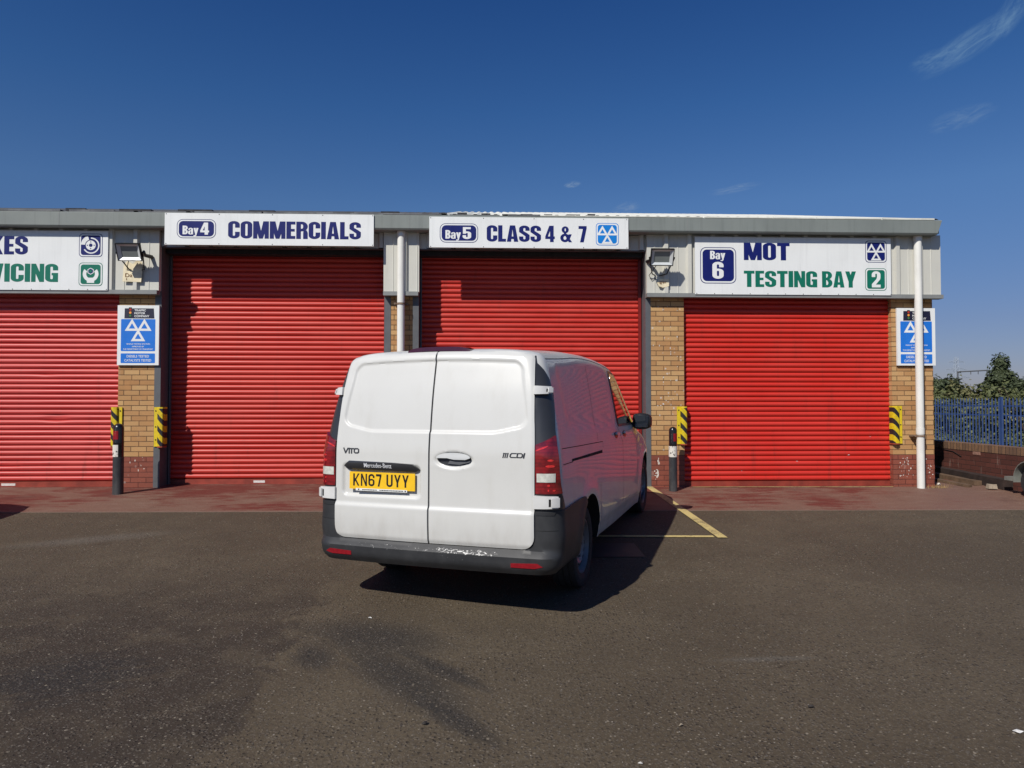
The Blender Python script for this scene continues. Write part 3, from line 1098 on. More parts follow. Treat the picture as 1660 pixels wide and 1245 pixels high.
zb = lambda x: gz(x, YW) + .006
s3 = shutter(-8.85, -5.372, YW + .085, zb(-7), 3.0, mat_sh_left, 'pinkish red roller shutter with dented slats, fading and sun glare in its colour', ((-6.30, 1.02, .12, .035), (-6.45, 1.68, .10, .012), (-7.0, .35, .2, .012)))
s4 = shutter(-4.757, -1.497, YW + RC, zb(-3) + .012, 3.62, mat_sh_mid, 'tall recessed red roller shutter')
s5 = shutter(-.985, 2.425, YW + RC, zb(1) + .012, 3.62, mat_sh_mid, 'tall recessed red roller shutter behind the van')
s6 = shutter(3.013, 6.221, YW + .085, zb(4.6), 3.0, mat_sh_right, 'bright red roller shutter with yellow line at its foot', ((5.2, .30, .1, .006),), [(4.75, .345, .03, .012), (5.55, .44, .04, .012), (3.9, .20, .015, .01), (5.9, .72, .02, .01)])
for sh, x0, x1, y in ((s4, -4.757, -1.497, YW + RC), (s5, -.985, 2.425, YW + RC)):
    bpart('guide_channel', MB().box(x0, y - .06, -.1, x0 + .02, y - .014, 3.6), mat_steel, sh)
    bpart('guide_channel', MB().box(x1 - .045, y - .05, -.1, x1, y - .014, 3.6), simple('guide_red', S(120, 30, 26), .35), sh)
bpart('sticker', MB().box(-7.06, YW + .070, .028, -6.86, YW + .0725, .062), mat_lock, s3)
bpart('sticker', MB().box(-3.50, YW + RC - .0145, .03, -3.33, YW + RC - .0125, .065), mat_lock, s4)
# black boxes added to deepen the shade under the bay headers
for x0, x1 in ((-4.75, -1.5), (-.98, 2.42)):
    bpart('header_shade_box', MB().box(x0, YW + .12, 3.468, x1, YW + .295, 3.9), mat_soffit)


# downpipes
def downpipe(x, z0, clips, joints, label):
    pts = [(x, YW - .17, 3.77), (x, YW - .17, 3.70), (x, YW - .125, 3.62), (x, YW - .125, z0)]
    pts = [(x, YW - .13, 3.775), (x, YW - .13, z0)]
    p = bpart('downpipe', MB().tube(pts, .0555, 20), mat_pipe, smooth=40, label=label)
    bpart('pipe_socket', MB().tube([(x, YW - .13, 3.70), (x, YW - .13, 3.772)], .064, 20), mat_pipe, p, smooth=40)
    for z in joints:
        bpart('pipe_socket', MB().tube([(x, YW - .13, z - .045), (x, YW - .13, z + .045)], .0605, 20), mat_pipe, p, smooth=40)
    for z in clips:
        bpart('pipe_clip', MB().tube([(x, YW - .13, z - .014), (x, YW - .13, z + .014)], .063, 20).box(x - .10, YW - .085, z - .012, x + .10, YW - .003, z + .012).tube([(x - .085, YW - .10, z), (x - .085, YW - .16, z)], .016, 8), simple('clip_rusty', S(120, 100, 82), .6, var=.3, vscale=40), p, smooth=40)
    return p


downpipe(-1.236, gz(-1.2, YW) - .05, (2.70, 1.2), (1.05,), 'white downpipe between the two tall shutters')
downpipe(6.572, gz(6.6, YW - .1) - .05, (.742,), (.815,), 'white downpipe at the right hand corner')
# ------------------------------------------------------------------ signs


def sign_panel(name, x0, x1, z0, z1, y, label, cat='sign', group=None, mat=None, thick=.018):
    o = mesh_obj(name, MB().box(x0, y, z0, x1, y + thick, z1), mat or mat_white_vinyl, origin=((x0 + x1) / 2, y, z0))
    return tag(o, label, cat, group)


def badge(parent, x0, x1, z0, z1, y, fill, ring, r, glyphs, gmat=mat_white_vinyl, t=.016):
    b0 = flat([rrect(x0, z0, x1, z1, r)], y - .0012, 'badge', ring, parent)
    flat([rrect(x0 + t * .55, z0 + t * .55, x1 - t * .55, z1 - t * .55, r * .9)], y - .0018, 'badge_border', mat_white_vinyl, b0)
    flat([rrect(x0 + t * 1.7, z0 + t * 1.7, x1 - t * 1.7, z1 - t * 1.7, r * .75)], y - .0024, 'badge_field', fill, b0)
    if glyphs:
        flat(glyphs, y - .0032, 'symbol', gmat, b0)
    return b0


def screws(parent, xs_, zs_, y):
    for x in xs_:
        for z in zs_:
            mesh_obj('screw', MB().lathe([(.007, y - .002), (.005, y - .004), (0.0001, y - .0042)], (x, 0, z), 'y', 8), mat_bolt, parent)


YS = YW - .29
g4 = sign_panel('bay_sign', -4.60, -1.615, 3.515, 3.975, YS, 'long white COMMERCIALS sign above the tall shutter left of the van', group='bay signs along the workshop front')
badge(g4, -4.427, -3.873, 3.609, 3.885, YS, mat_navy, mat_navy, .085, word('Bay', -4.345, 3.665, .125, .225) + word('4', -4.095, 3.662, .175, .125))
flat(word('COMMERCIALS', -3.70, 3.612, .252, 1.90), YS - .0015, 'lettering', mat_navy, g4)
screws(g4, [-4.58, -3.83, -3.07, -2.35, -1.63], [3.53, 3.96], YS)
g5 = sign_panel('bay_sign', -.81, 2.113, 3.507, 3.957, YS, 'long white CLASS 4 & 7 sign above the shutter in front of the van', group='bay signs along the workshop front')
badge(g5, -.657, -.099, 3.579, 3.860, YS, mat_navy, mat_navy, .085, word('Bay', -.575, 3.636, .125, .225) + word('5', -.325, 3.632, .175, .125))
flat(word('CLASS', .027, 3.598, .241, .795) + word('4', .885, 3.598, .241, .14) + word('&', 1.105, 3.598, .235, .175) + word('7', 1.375, 3.598, .241, .12), YS - .0015, 'lettering', mat_navy, g5)
badge(g5, 1.632, 1.969, 3.556, 3.886, YS, mat_motblue, mat_motblue, .05, three_tri(1.8, 3.705, .31))
screws(g5, [-.79, -.02, .72, 1.45, 2.09], [3.52, 3.94], YS)
YS6 = YW - .145
g6 = sign_panel('bay_sign', 3.147, 6.145, 2.866, 3.732, YS6, 'white MOT TESTING BAY sign over the right hand shutter', group='bay signs along the workshop front', thick=.02)
badge(g6, 3.226, 3.770, 3.029, 3.574, YS6, mat_navy, mat_navy, .085, word('Bay', 3.375, 3.395, .125, .23) + word('6', 3.408, 3.10, .255, .17), t=.02)
flat(word('MOT', 3.888, 3.385, .262, .70), YS6 - .0015, 'lettering', mat_navy, g6)
flat(word('TESTING', 3.886, 2.98, .245, 1.12) + word('BAY', 5.08, 2.98, .245, .523), YS6 - .0015, 'lettering', mat_green, g6)
badge(g6, 5.751, 6.080, 3.363, 3.694, YS6, mat_navy, mat_navy, .05, three_tri(5.916, 3.515, .30))
badge(g6, 5.745, 6.074, 2.936, 3.276, YS6, mat_green, mat_green, .05, word('2', 5.845, 2.985, .245, .135))
screws(g6, [3.17 + .27 * k for k in range(12)], [2.878], YS6)
g3 = sign_panel('bay_sign', -8.47, -5.469, 2.871, 3.735, YS6, 'white BRAKES and SERVICING sign over the left hand shutter, cut off by the frame', group='bay signs along the workshop front', thick=.02)
flat(word('BRAKES', -7.734, 3.384, .266, 1.130), YS6 - .0015, 'lettering', mat_navy, g3)
flat(word('SERVICING', -7.691, 2.988, .264, 1.520), YS6 - .0015, 'lettering', mat_green, g3)
cx, cz = -5.713, 3.526
ic = []
ic += arc(cx + .005, cz - .005, (.118, .118), (.100, .100), -150, 92, 22)
ic += arc(cx - .005, cz + .005, (.135, .135), (.075, .075), 105, 178, 10)
b_ = badge(g3, -5.880, -5.546, 3.356, 3.696, YS6, mat_navy, mat_navy, .05, ic + arc(cx, cz, (.070, .070), (.026, .026), 0, 360, 24))
for a in (0, 1.57, 3.14, 4.71):
    flat([circ(cx + .048 * math.cos(a), cz + .048 * math.sin(a), .009, 8)], YS6 - .004, 'bolt_hole', mat_navy, b_)
cx, cz = -5.709, 3.103
spn = arc(cx, cz + .005, (.112, .112), (.062, .062), 142, 398, 24) + [rc(cx - .052, cz - .125, cx + .052, cz - .05)]
hexa = [(cx + .050 * math.cos(R(60 * k + 30)), cz + .045 + .050 * math.sin(R(60 * k + 30))) for k in range(6)]
b_ = badge(g3, -5.878, -5.540, 2.933, 3.273, YS6, mat_green, mat_green, .05, spn)
flat([hexa], YS6 - .004, 'nut_outline', mat_white_vinyl, b_)
flat([[(cx + (p[0] - cx) * .78, cz + .045 + (p[1] - cz - .045) * .78) for p in hexa]], YS6 - .0046, 'nut_face', mat_navy, b_)
flat([circ(cx, cz + .045, .02, 12)], YS6 - .0052, 'nut_hole', mat_green, b_)
screws(g3, [-8.4 + .265 * k for k in range(12)], [2.883], YS6)


def test_board(x0, z0, label):
    y = YW - .04
    w, h = .597, .878
    o = sign_panel('test_station_board', x0, x0 + w, z0, z0 + h, y, label, 'sign', 'vehicle test boards on the brick pillars', thick=.03)
    X = lambda u: x0 + u
    Z = lambda t: z0 + t
    flat([[(X(.098), Z(.685)), (X(.530), Z(.685)), (X(.520), Z(.833)), (X(.102), Z(.833))]], y - .001, 'header_panel', mat_deep, o)
    flat([rc(X(.160), Z(.700), X(.204), Z(.848))], y - .0016, 'traffic_light_case', mat_black, o)
    for k, c in enumerate(((170, 44, 36), (236, 150, 60), (60, 110, 60))):
        flat([circ(X(.182), Z(.814 - k * .044), .017, 14)], y - .0022, 'traffic_light_lens', simple('lens_%d' % k, S(*c), .4), o)
    for k, t in enumerate(('TRAFFIC', 'MOTOR', 'COMPANY')):
        v, f = plain_text(t, X(.242), Z(.789 - k * .043), .031, (.165, .155, .215)[k], bold=.03)
        flat_raw(v, f, y - .0018, 'lettering', mat_white_vinyl, o)
    bl = flat([rrect(X(.052), Z(.205), X(.545), Z(.675), .012)], y - .001, 'blue_panel', mat_blue, o)
    flat(three_tri(X(.2985), Z(.503), .385), y - .0018, 'symbol', mat_white_vinyl, bl)
    for k, (t, w_) in enumerate((('VEHICLE TESTING STATION', .345), ('APPROVED BY', .175), ('THE DEPARTMENT OF TRANSPORT', .43))):
        v, f = plain_text(t, X(.2985 - w_ / 2), Z(.300 - k * .038), .020, w_, bold=.012)
        flat_raw(v, f, y - .0018, 'lettering', mat_white_vinyl, bl)
    b2 = flat([rrect(X(.052), Z(.030), X(.545), Z(.172), .01)], y - .001, 'blue_strip', mat_blue, o)
    for k, (t, w_) in enumerate((('DIESELS TESTED', .32), ('CATALYSTS TESTED', .385))):
        v, f = plain_text(t, X(.2985 - w_ / 2), Z(.112 - k * .060), .036, w_, bold=.012)
        flat_raw(v, f, y - .0018, 'lettering', mat_white_vinyl, b2)
    return o


test_board(-5.372, 1.792, 'white and blue vehicle testing board on the left hand brick pillar')
test_board(6.288, 1.810, 'white and blue vehicle testing board half hidden behind the downpipe')


# ------------------------------------------------------------------ floodlights
def floodlight(cx, cz, rest, label):
    """square LED floodlight tilted down on a stirrup and wall arm"""
    t = empty('floodlight', (cx, YC, cz - .2), label, 'floodlight', 'floodlights on the cladding between the bays')
    yc = YW - .37
    tilt = R(24)
    ct, st_ = math.cos(tilt), math.sin(tilt)

    def T(p):      # local: x right, y away from viewer, z up; face looks down towards the yard
        return (cx + p[0], yc + p[1] * ct - p[2] * st_, cz + p[1] * st_ + p[2] * ct)
    w, h = .170, .125

    def tb(mb, x0, y0, z0, x1, y1, z1):
        b = MB().box(x0, y0, z0, x1, y1, z1)
        return mb.add([T(p) for p in b.v], b.f)
    hb = MB()
    tb(hb, -w, -.0, -h, w, .05, -h + .012)
    tb(hb, -w, -.0, h - .012, w, .05, h)
    tb(hb, -w, -.0, -h + .0121, -w + .012, .05, h - .0121)
    tb(hb, w - .012, -.0, -h + .0121, w, .05, h - .0121)
    tb(hb, -w + .012, .04, -h + .012, w - .012, .062, h - .012)
    for k in range(9):
        x = -w + .03 + k * .035
        tb(hb, x, .0621, -h + .02, x + .006, .085, h - .02)
    hs_ = mesh_obj('housing', hb, mat_black, t)
    rf = MB()
    a, b_ = (w - .0125, h - .0125), (w - .055, h - .045)
    o_ = [(-a[0], .006, -a[1]), (a[0], .006, -a[1]), (a[0], .006, a[1]), (-a[0], .006, a[1]), (-b_[0], .034, -b_[1]), (b_[0], .034, -b_[1]), (b_[0], .034, b_[1]), (-b_[0], .034, b_[1])]
    rf.add([T(p) for p in o_], [(0, 1, 5, 4), (1, 2, 6, 5), (2, 3, 7, 6), (3, 0, 4, 7)])
    mesh_obj('reflector', rf, mat_reflector_white, t)
    mesh_obj('glass', MB().add([T(p) for p in o_[4:]], [(0, 1, 2, 3)]), mat_glass_lamp, t)
    br = MB()
    ax = cx + rest
    br.tube([T((-.185, .03, 0)), T((-.185, .03, -.02)), (cx - .10, YC - .06, cz - .20), (cx - .04, YC - .012, cz - .22)], .009, 6)
    br.tube([T((.185, .03, 0)), T((.185, .03, -.02)), (cx + .12, YC - .06, cz - .20), (cx + .02, YC - .012, cz - .22)], .009, 6)
    br.tube([(ax, YC - .01, cz - .01), (ax - rest * .2, YC - .13, cz - .01), T((rest * .95, .06, 0))], [.030, .026, .020], 8)
    mesh_obj('stirrup_bracket', br, mat_black, t, smooth=40)
    cb = MB()
    cb.tube([T((-.03, .07, -.08)), (cx - .10, YC - .10, cz - .16), (cx - .14, YC - .03, cz - .22), (cx - .10, YC - .02, cz - .28), (cx - .03, YC - .012, cz - .26)], .005, 6)
    mesh_obj('cable', cb, mat_black, t, smooth=40)
    return t


floodlight(-5.068, 3.382, .20, 'square black floodlight on the cladding beside the BRAKES sign')
floodlight(2.598, 3.368, -.16, 'square black floodlight on the cladding beside the MOT sign')


# torn notices left on the cladding
def notice(name, outline, y, label, marks, loc):
    mb = MB()
    n = len(outline)
    v, f = union2d([outline])
    mb.add([(p[0], y - .008 + .004 * noise.noise(Vector((p[0] * 9, 0, p[1] * 9))), p[1]) for p in v], f)
    mb.add([(p[0], y - .004, p[1]) for p in v], [tuple(reversed(q)) for q in f])
    o = mesh_obj(name, mb, mat_paper, origin=loc, smooth='flat2d')
    tag(o, label, 'notice', 'old paper notices under the floodlights')
    for v, f in marks:
        flat_raw(v, f, y - .0135, 'lettering', mat_ink, o)
    return o


yp = YC - .036
notice('torn_notice', [(-5.265, 3.005), (-5.0, 2.998), (-4.985, 3.14), (-4.985, 3.29), (-5.06, 3.32), (-5.12, 3.26), (-5.20, 3.305), (-5.25, 3.25)], yp, 'torn yellowed paper notice under the left floodlight',
       [plain_text('Da', -5.225, 3.07, .055, .10), plain_text('l', -5.21, 3.025, .03, .008)], (-5.12, yp, 3.0))
notice('torn_notice', [(2.60, 2.985), (2.66, 2.965), (2.72, 2.975), (2.755, 2.99), (2.757, 3.09), (2.70, 3.10), (2.61, 3.095), (2.575, 3.04)], yp, 'small torn paper scrap reading iger under the right floodlight',
       [plain_text('iger', 2.60, 3.015, .055, .125)], (2.67, yp, 2.97))


# ------------------------------------------------------------------ corner guards
def mat_hazard():
    m, nt, b = newmat('hazard_stripes')
    oc = coords(nt)
    sep = N(nt, 'ShaderNodeSeparateXYZ')
    L(nt, oc, sep.inputs[0])
    v_ = M(nt, 'ADD', sep.outputs[2], M(nt, 'MULTIPLY', sep.outputs[0], 1.15))
    fr = M(nt, 'FRACT', M(nt, 'DIVIDE', M(nt, 'ADD', v_, .04), .172))
    st = M(nt, 'LESS_THAN', fr, .48)
    n = noise_n(nt, oc, 30, 4, .7)
    ye = MIX(nt, RANGE(nt, n, .35, .7), S(214, 190, 28), S(186, 160, 26))
    bk = MIX(nt, RANGE(nt, n, .5, .75, 0, .4), S(34, 32, 34), S(84, 76, 60))
    L(nt, MIX(nt, st, ye, bk), b.inputs['Base Color'])
    b.inputs['Roughness'].default_value = .45
    return m


mat_haz = mat_hazard()
mat_yplain = simple('guard_yellow', S(210, 184, 30), .5, var=.1, vscale=20)
mat_rust = simple('guard_end_red', S(150, 66, 40), .6, var=.25)


def corner_guard(x, z0, z1, side, label):
    """yellow angle guard: flat bolted flange on the pillar face, striped nose over the arris; side=+1 flange on the left"""
    f = side
    t = empty('corner_guard', (x, YW, z0), label, 'corner guard', 'yellow and black corner guards on the pillars')
    xa, xb, xc = x, x + f * .050, x + f * .155
    y0 = YW - .012
    fl = MB().box(min(xa, xb), YW - .022, z0, max(xa, xb), YW - .0095, z1)
    mesh_obj('bolted_flange', fl, mat_yplain, t)
    nose = [(xb, YW - .024), (xb + f * .012, YW - .052), (xb + f * .055, YW - .066), (xc - f * .018, YW - .058), (xc, YW - .030), (xc, YW + .06), (xc - f * .02, YW + .06), (xc - f * .02, YW - .0092), (xb, YW - .0092)]
    if f < 0:
        nose = nose[::-1]
    mesh_obj('striped_nose', MB().prism(nose[::-1], z0 + .006, z1 - .022), mat_haz, t, smooth=35)
    mesh_obj('end_cap', MB().prism(nose[::-1], z1 - .0219, z1), mat_yplain, t)
    mesh_obj('end_cap', MB().prism(nose[::-1], z0 - .012, z0 + .0058), mat_rust, t)
    for z in (z0 + .10, (z0 + z1) / 2, z1 - .055):
        mesh_obj('bolt', MB().lathe([(.011, YW - .024), (.008, YW - .029), (.0002, YW - .0295)], ((xa + xb) / 2, 0, z), 'y', 8), mat_bolt, t)
    return t


corner_guard(-5.297, .60, 1.178, -1, 'yellow and black corner guard behind the left hand bollard')
corner_guard(-4.838, .601, 1.178, 1, 'yellow and black corner guard on the left pillar beside the recessed shutter')
corner_guard(2.895, .619, 1.185, 1, 'yellow and black corner guard beside the bollard right of the van')
corner_guard(6.360, .621, 1.194, -1, 'yellow and black corner guard next to the right hand downpipe')


# ------------------------------------------------------------------ bollards
def mat_post():
    m, nt, b = newmat('bollard_grey')
    oc = coords(nt)
    n = noise_n(nt, scaled(nt, oc, (8, 8, 3)), 1.0, 5, .65)
    L(nt, MIX(nt, RANGE(nt, n, .35, .7), S(46, 47, 50), S(72, 72, 72)), b.inputs['Base Color'])
    b.inputs['Roughness'].default_value = .5
    return m


mat_bol = mat_post()


def mat_collar():
    m, nt, b = newmat('worn_white_collar')
    oc = coords(nt)
    n = noise_n(nt, oc, 24, 4, .7)
    L(nt, MIX(nt, RANGE(nt, n, .56, .60), S(212, 208, 198), S(30, 30, 30)), b.inputs['Base Color'])
    b.inputs['Roughness'].default_value = .5
    return m


mat_col = mat_collar()


def bollard(x, y, r, h, wrap, label):
    z0 = gz(x, y)
    t = empty('bollard', (x, y, z0), label, 'bollard', 'bollards in front of the pillars')
    mesh_obj('post', MB().lathe([(.0001, z0 - .05), (r, z0 - .05), (r, z0 + h * .53), (.0001, z0 + h * .53)], (x, y, 0), n=28), mat_bol, t, smooth=40)
    k = r * 1.0
    prof = [(r * .97, z0 + h * .531), (r * .97, z0 + h * .70), (r * 1.0, z0 + h * .72), (r * 1.0, z0 + h * .735), (r * .97, z0 + h * .75), (r * .97, z0 + h - r)]
    prof += [(r * .97 * math.cos(R(a)), z0 + h - r + r * math.sin(R(a))) for a in (15, 30, 45, 60, 75, 89.5)]
    mesh_obj('cap', MB().lathe(prof, (x, y, 0), n=28), simple('bollard_cap_black', S(22, 23, 25), .25, coat=.3), t, smooth=40)

    def band(a0, a1, za, zb_, off, name, mat):
        mb = MB()
        n = 14
        for kk in range(n):
            aa, ab = R(a0 + (a1 - a0) * kk / n), R(a0 + (a1 - a0) * (kk + 1) / n)
            q = [(x + (r + off) * math.cos(a), y + (r + off) * math.sin(a), z) for a, z in ((aa, za), (ab, za), (ab, zb_), (aa, zb_))]
            mb.add(q, [(0, 1, 2, 3)])
        return mesh_obj(name, mb, mat, t, smooth=60)
    band(*wrap, z0 + h * .532, z0 + h * .70, .002, 'white_band', mat_col)
    return t, band, z0


t, band, z0 = bollard(-5.085, 10.09, .070, .985, (200, 292), 'dark bollard with worn white band at the foot of the left pillar')
band(222, 292, z0 + .985 * .775, z0 + .985 * .895, .002, 'red_reflector', mat_red_ref)
t, band, z0 = bollard(2.742, 10.27, .060, .94, (160, 380), 'dark bollard with chipped white band just right of the van')
band(262, 330, z0 + .94 * .775, z0 + .94 * .895, .002, 'red_reflector', mat_red_ref)

# ------------------------------------------------------------------ the van


def herm(tab):
    xs_ = [t[0] for t in tab]
    ys_ = [t[1] for t in tab]
    n = len(xs_)
    d = [(ys_[i + 1] - ys_[i]) / (xs_[i + 1] - xs_[i]) for i in range(n - 1)]
    m = [d[0]] + [0 if d[i - 1] * d[i] <= 0 else 2 * d[i - 1] * d[i] / (d[i - 1] + d[i]) for i in range(1, n - 1)] + [d[-1]]

    def f(x):
        if x <= xs_[0]:
            return ys_[0]
        if x >= xs_[-1]:
            return ys_[-1]
        i = 0
        while x > xs_[i + 1]:
            i += 1
        h = xs_[i + 1] - xs_[i]
        t = (x - xs_[i]) / h
        return ys_[i] * (2 * t ** 3 - 3 * t * t + 1) + m[i] * h * (t ** 3 - 2 * t * t + t) + ys_[i + 1] * (-2 * t ** 3 + 3 * t * t) + m[i + 1] * h * (t ** 3 - t * t)
    return f


def smooth01(t):
    t = max(0.0, min(1.0, t))
    return t * t * (3 - 2 * t)


HW = herm([(.22, .87), (.30, .915), (.40, .940), (.55, .955), (.75, .962), (.95, .958), (1.10, .948), (1.25, .927), (1.40, .900), (1.55, .868), (1.68, .835), (1.75, .815), (1.79, .798),
           (1.82, .776), (1.84, .746), (1.855, .702), (1.868, .620), (1.879, .48), (1.887, .30), (1.891, .12), (1.892, .02)])
YR = herm([(.22, .10), (.30, .06), (.45, .045), (.60, .04), (1.10, .04), (1.25, .052), (1.40, .070), (1.55, .094), (1.70, .126), (1.79, .147), (1.84, .162), (1.860, .175), (1.872, .20), (1.882, .26), (1.888, .36), (1.891, .5), (1.892, .62)])
YF = herm([(.22, 4.95), (.30, 5.05), (.5, 5.12), (.7, 5.13), (.9, 5.07), (1.02, 4.97), (1.10, 4.80), (1.16, 4.50), (1.2, 4.38), (1.4, 4.06), (1.6, 3.76), (1.75, 3.52), (1.82, 3.36), (1.85, 3.22), (1.868, 3.02), (1.88, 2.76), (1.887, 2.45), (1.891, 2.1), (1.892, 1.9)])


RISE = herm([(.15, 0), (.7, .030), (1.2, .062), (1.8, .075), (2.4, .062), (3.0, .036), (3.6, .004), (4.2, 0)])


def zr_(y, z):
    return z + RISE(y) * smooth01((z - 1.35) / .45)


def RCN(z):
    return min(.125, HW(z) * .45)


def boxstep(y, z, y0, y1, z0, z1, soft, r=.06):
    dx = max(y0 + r - y, y - (y1 - r), 0)
    dz = max(z0 + r - z, z - (z1 - r), 0)
    d = math.hypot(dx, dz) - r
    ins = max(y0 - y, y - y1, z0 - z, z - z1)
    if dx == 0 and dz == 0:
        d = ins
    return smooth01((-d) / soft + .5)


def side_off(y, z):
    o = -.006 * boxstep(y, z, .50, 2.30, 1.32, 1.745, .10, .09)
    o -= .034 * max(0.0, y - 2.25) * (.55 + .45 * smooth01((z - 1.0) / .4))
    if z < 1.35 and .3 < y < 4.2:
        o += .010 * smooth01((1.285 - z) / .03) * smooth01((z - .9) / .35) * smooth01((y - .3) / .4) * smooth01((4.2 - y) / .4)
    o += -.008 * smooth01((.46 - z) / .03) if 1.3 < y < 4.0 else 0
    # gentle bulge over the arches
    for yc, zc in ((1.045, .35), (4.245, .50)):
        d = math.hypot(y - yc, z - zc)
        o += .012 * math.exp(-((d - .43) / .06) ** 2)
    return o


def skin(a, z, off=0.0):
    """body surface; a = arc length from the rear centre line round the right (+) or left (-) corner and forwards"""
    sgn = 1 if a >= 0 else -1
    a = abs(a)
    hw, r, yr = HW(z), RCN(z), YR(z)
    xc = hw - r
    bul = .022
    if a <= xc:
        x, y = a, yr + bul * (a / max(xc, .01)) ** 2
        nx, ny = bul * 2 * a / max(xc, .01) ** 2 * .8, -1.0
    elif a <= xc + r * math.pi / 2:
        t = (a - xc) / r
        x, y = xc + r * math.sin(t), yr + bul + r * (1 - math.cos(t))
        nx, ny = math.sin(t), -math.cos(t)
    else:
        y = yr + bul + r + (a - xc - r * math.pi / 2)
        x = hw + side_off(y, z)
        lf = .85
        yf = YF(z)
        if y > yf - lf:
            q = min(1, (y - (yf - lf)) / lf)
            x = (hw + side_off(yf - lf, z)) * max(0, 1 - q ** 2.6) ** (1 / 2.6)
        nx, ny = 1.0, 0.0
    ln = math.hypot(nx, ny)
    return Vector((sgn * (x + off * nx / ln), y + off * ny / ln, zr_(y, z)))


def a_of_y(y, z):
    r = RCN(z)
    return HW(z) - r + r * math.pi / 2 + (y - YR(z) - .022 - r)


def patch(outline, off, thick, res=.03, mapf=None, inset_mat=False, zres=None):
    """sheet over the body skin: outline in (a, z); off may be a function; edges folded inwards by thick"""
    offf = off if callable(off) else (lambda a, z: off)
    mapf = mapf or skin
    P = []
    n = len(outline)
    for i in range(n):
        p, q = Vector(outline[i]), Vector(outline[(i + 1) % n])
        k = max(1, int((q - p).length / res))
        for j in range(k):
            P.append(tuple(p + (q - p) * j / k))
    area = sum(P[i][0] * P[(i + 1) % len(P)][1] - P[(i + 1) % len(P)][0] * P[i][1] for i in range(len(P)))
    if area < 0:
        P = P[::-1]
    nb = len(P)
    x0, x1 = min(p[0] for p in P), max(p[0] for p in P)
    y0, y1 = min(p[1] for p in P), max(p[1] for p in P)
    arr = np.array(P)
    nxt = np.roll(arr, -1, axis=0)
    pts = [Vector(p) for p in P]
    zr = zres or res
    gx = np.arange(x0 + res * .5, x1, res)
    gy = np.arange(y0 + zr * .5, y1, zr)
    for yy in gy:
        cond = (arr[:, 1] > yy) != (nxt[:, 1] > yy)
        xi = np.sort((arr[cond, 0] + (yy - arr[cond, 1]) * (nxt[cond, 0] - arr[cond, 0]) / (nxt[cond, 1] - arr[cond, 1])))
        for xx in gx:
            if (np.sum(xi < xx) % 2) == 1:
                d2 = np.min((arr[:, 0] - xx) ** 2 + (arr[:, 1] - yy) ** 2)
                if d2 > (min(res, zr) * .35) ** 2:
                    pts.append(Vector((xx, yy)))
    rr_ = delaunay_2d_cdt(pts, [], [list(range(nb))], 1, 1e-7)
    v2, f2, ov = rr_[0], rr_[2], rr_[3]
    mb = MB()
    mb.v = [tuple(mapf(p.x, p.y, offf(p.x, p.y))) for p in v2]
    mb.f = [tuple(f) for f in f2]
    if thick:
        # boundary edges in the result
        cnt = {}
        for f in mb.f:
            for i in range(len(f)):
                e = (f[i], f[(i + 1) % len(f)])
                cnt[e] = cnt.get(e, 0) + 1
        bnd = [e for e in cnt if (e[1], e[0]) not in cnt]
        idx = {}
        for (i, j) in bnd:
            for k in (i, j):
                if k not in idx:
                    idx[k] = len(mb.v)
                    p = v2[k]
                    mb.v.append(tuple(mapf(p.x, p.y, offf(p.x, p.y) - thick)))
        for (i, j) in bnd:
            mb.f.append((j, i, idx[i], idx[j]))
    mb.m = [0] * len(mb.f)
    return mb


def mat_paint(name, col):
    m, nt, b = newmat(name)
    oc = coords(nt)
    n1 = noise_n(nt, oc, 2.6, 5, .6)
    n2 = noise_n(nt, scaled(nt, oc, (7, 7, 2.0)), 1.0, 5, .65)
    sep = N(nt, 'ShaderNodeSeparateXYZ')
    L(nt, oc, sep.inputs[0])
    c = MIX(nt, RANGE(nt, n1, .35, .7, 0, .30), col, tuple(k * .86 for k in col))
    c = MIX(nt, RANGE(nt, n2, .5, .8, 0, .30), c, (col[0] * .80, col[1] * .78, col[2] * .74))
    low = RANGE(nt, sep.outputs[2], .75, .40)
    c = MIX(nt, M(nt, 'MULTIPLY', low, RANGE(nt, n2, .35, .7, .05, .35)), c, (.33, .30, .26))
    L(nt, c, b.inputs['Base Color'])
    L(nt, RANGE(nt, n1, .3, .7, .30, .40), b.inputs['Roughness'])
    b.inputs['Specular IOR Level'].default_value = .4
    b.inputs['Coat Weight'].default_value = .42
    b.inputs['Coat Roughness'].default_value = .03
    return m


mat_van = mat_paint('van_white_paint', (.60, .60, .572))


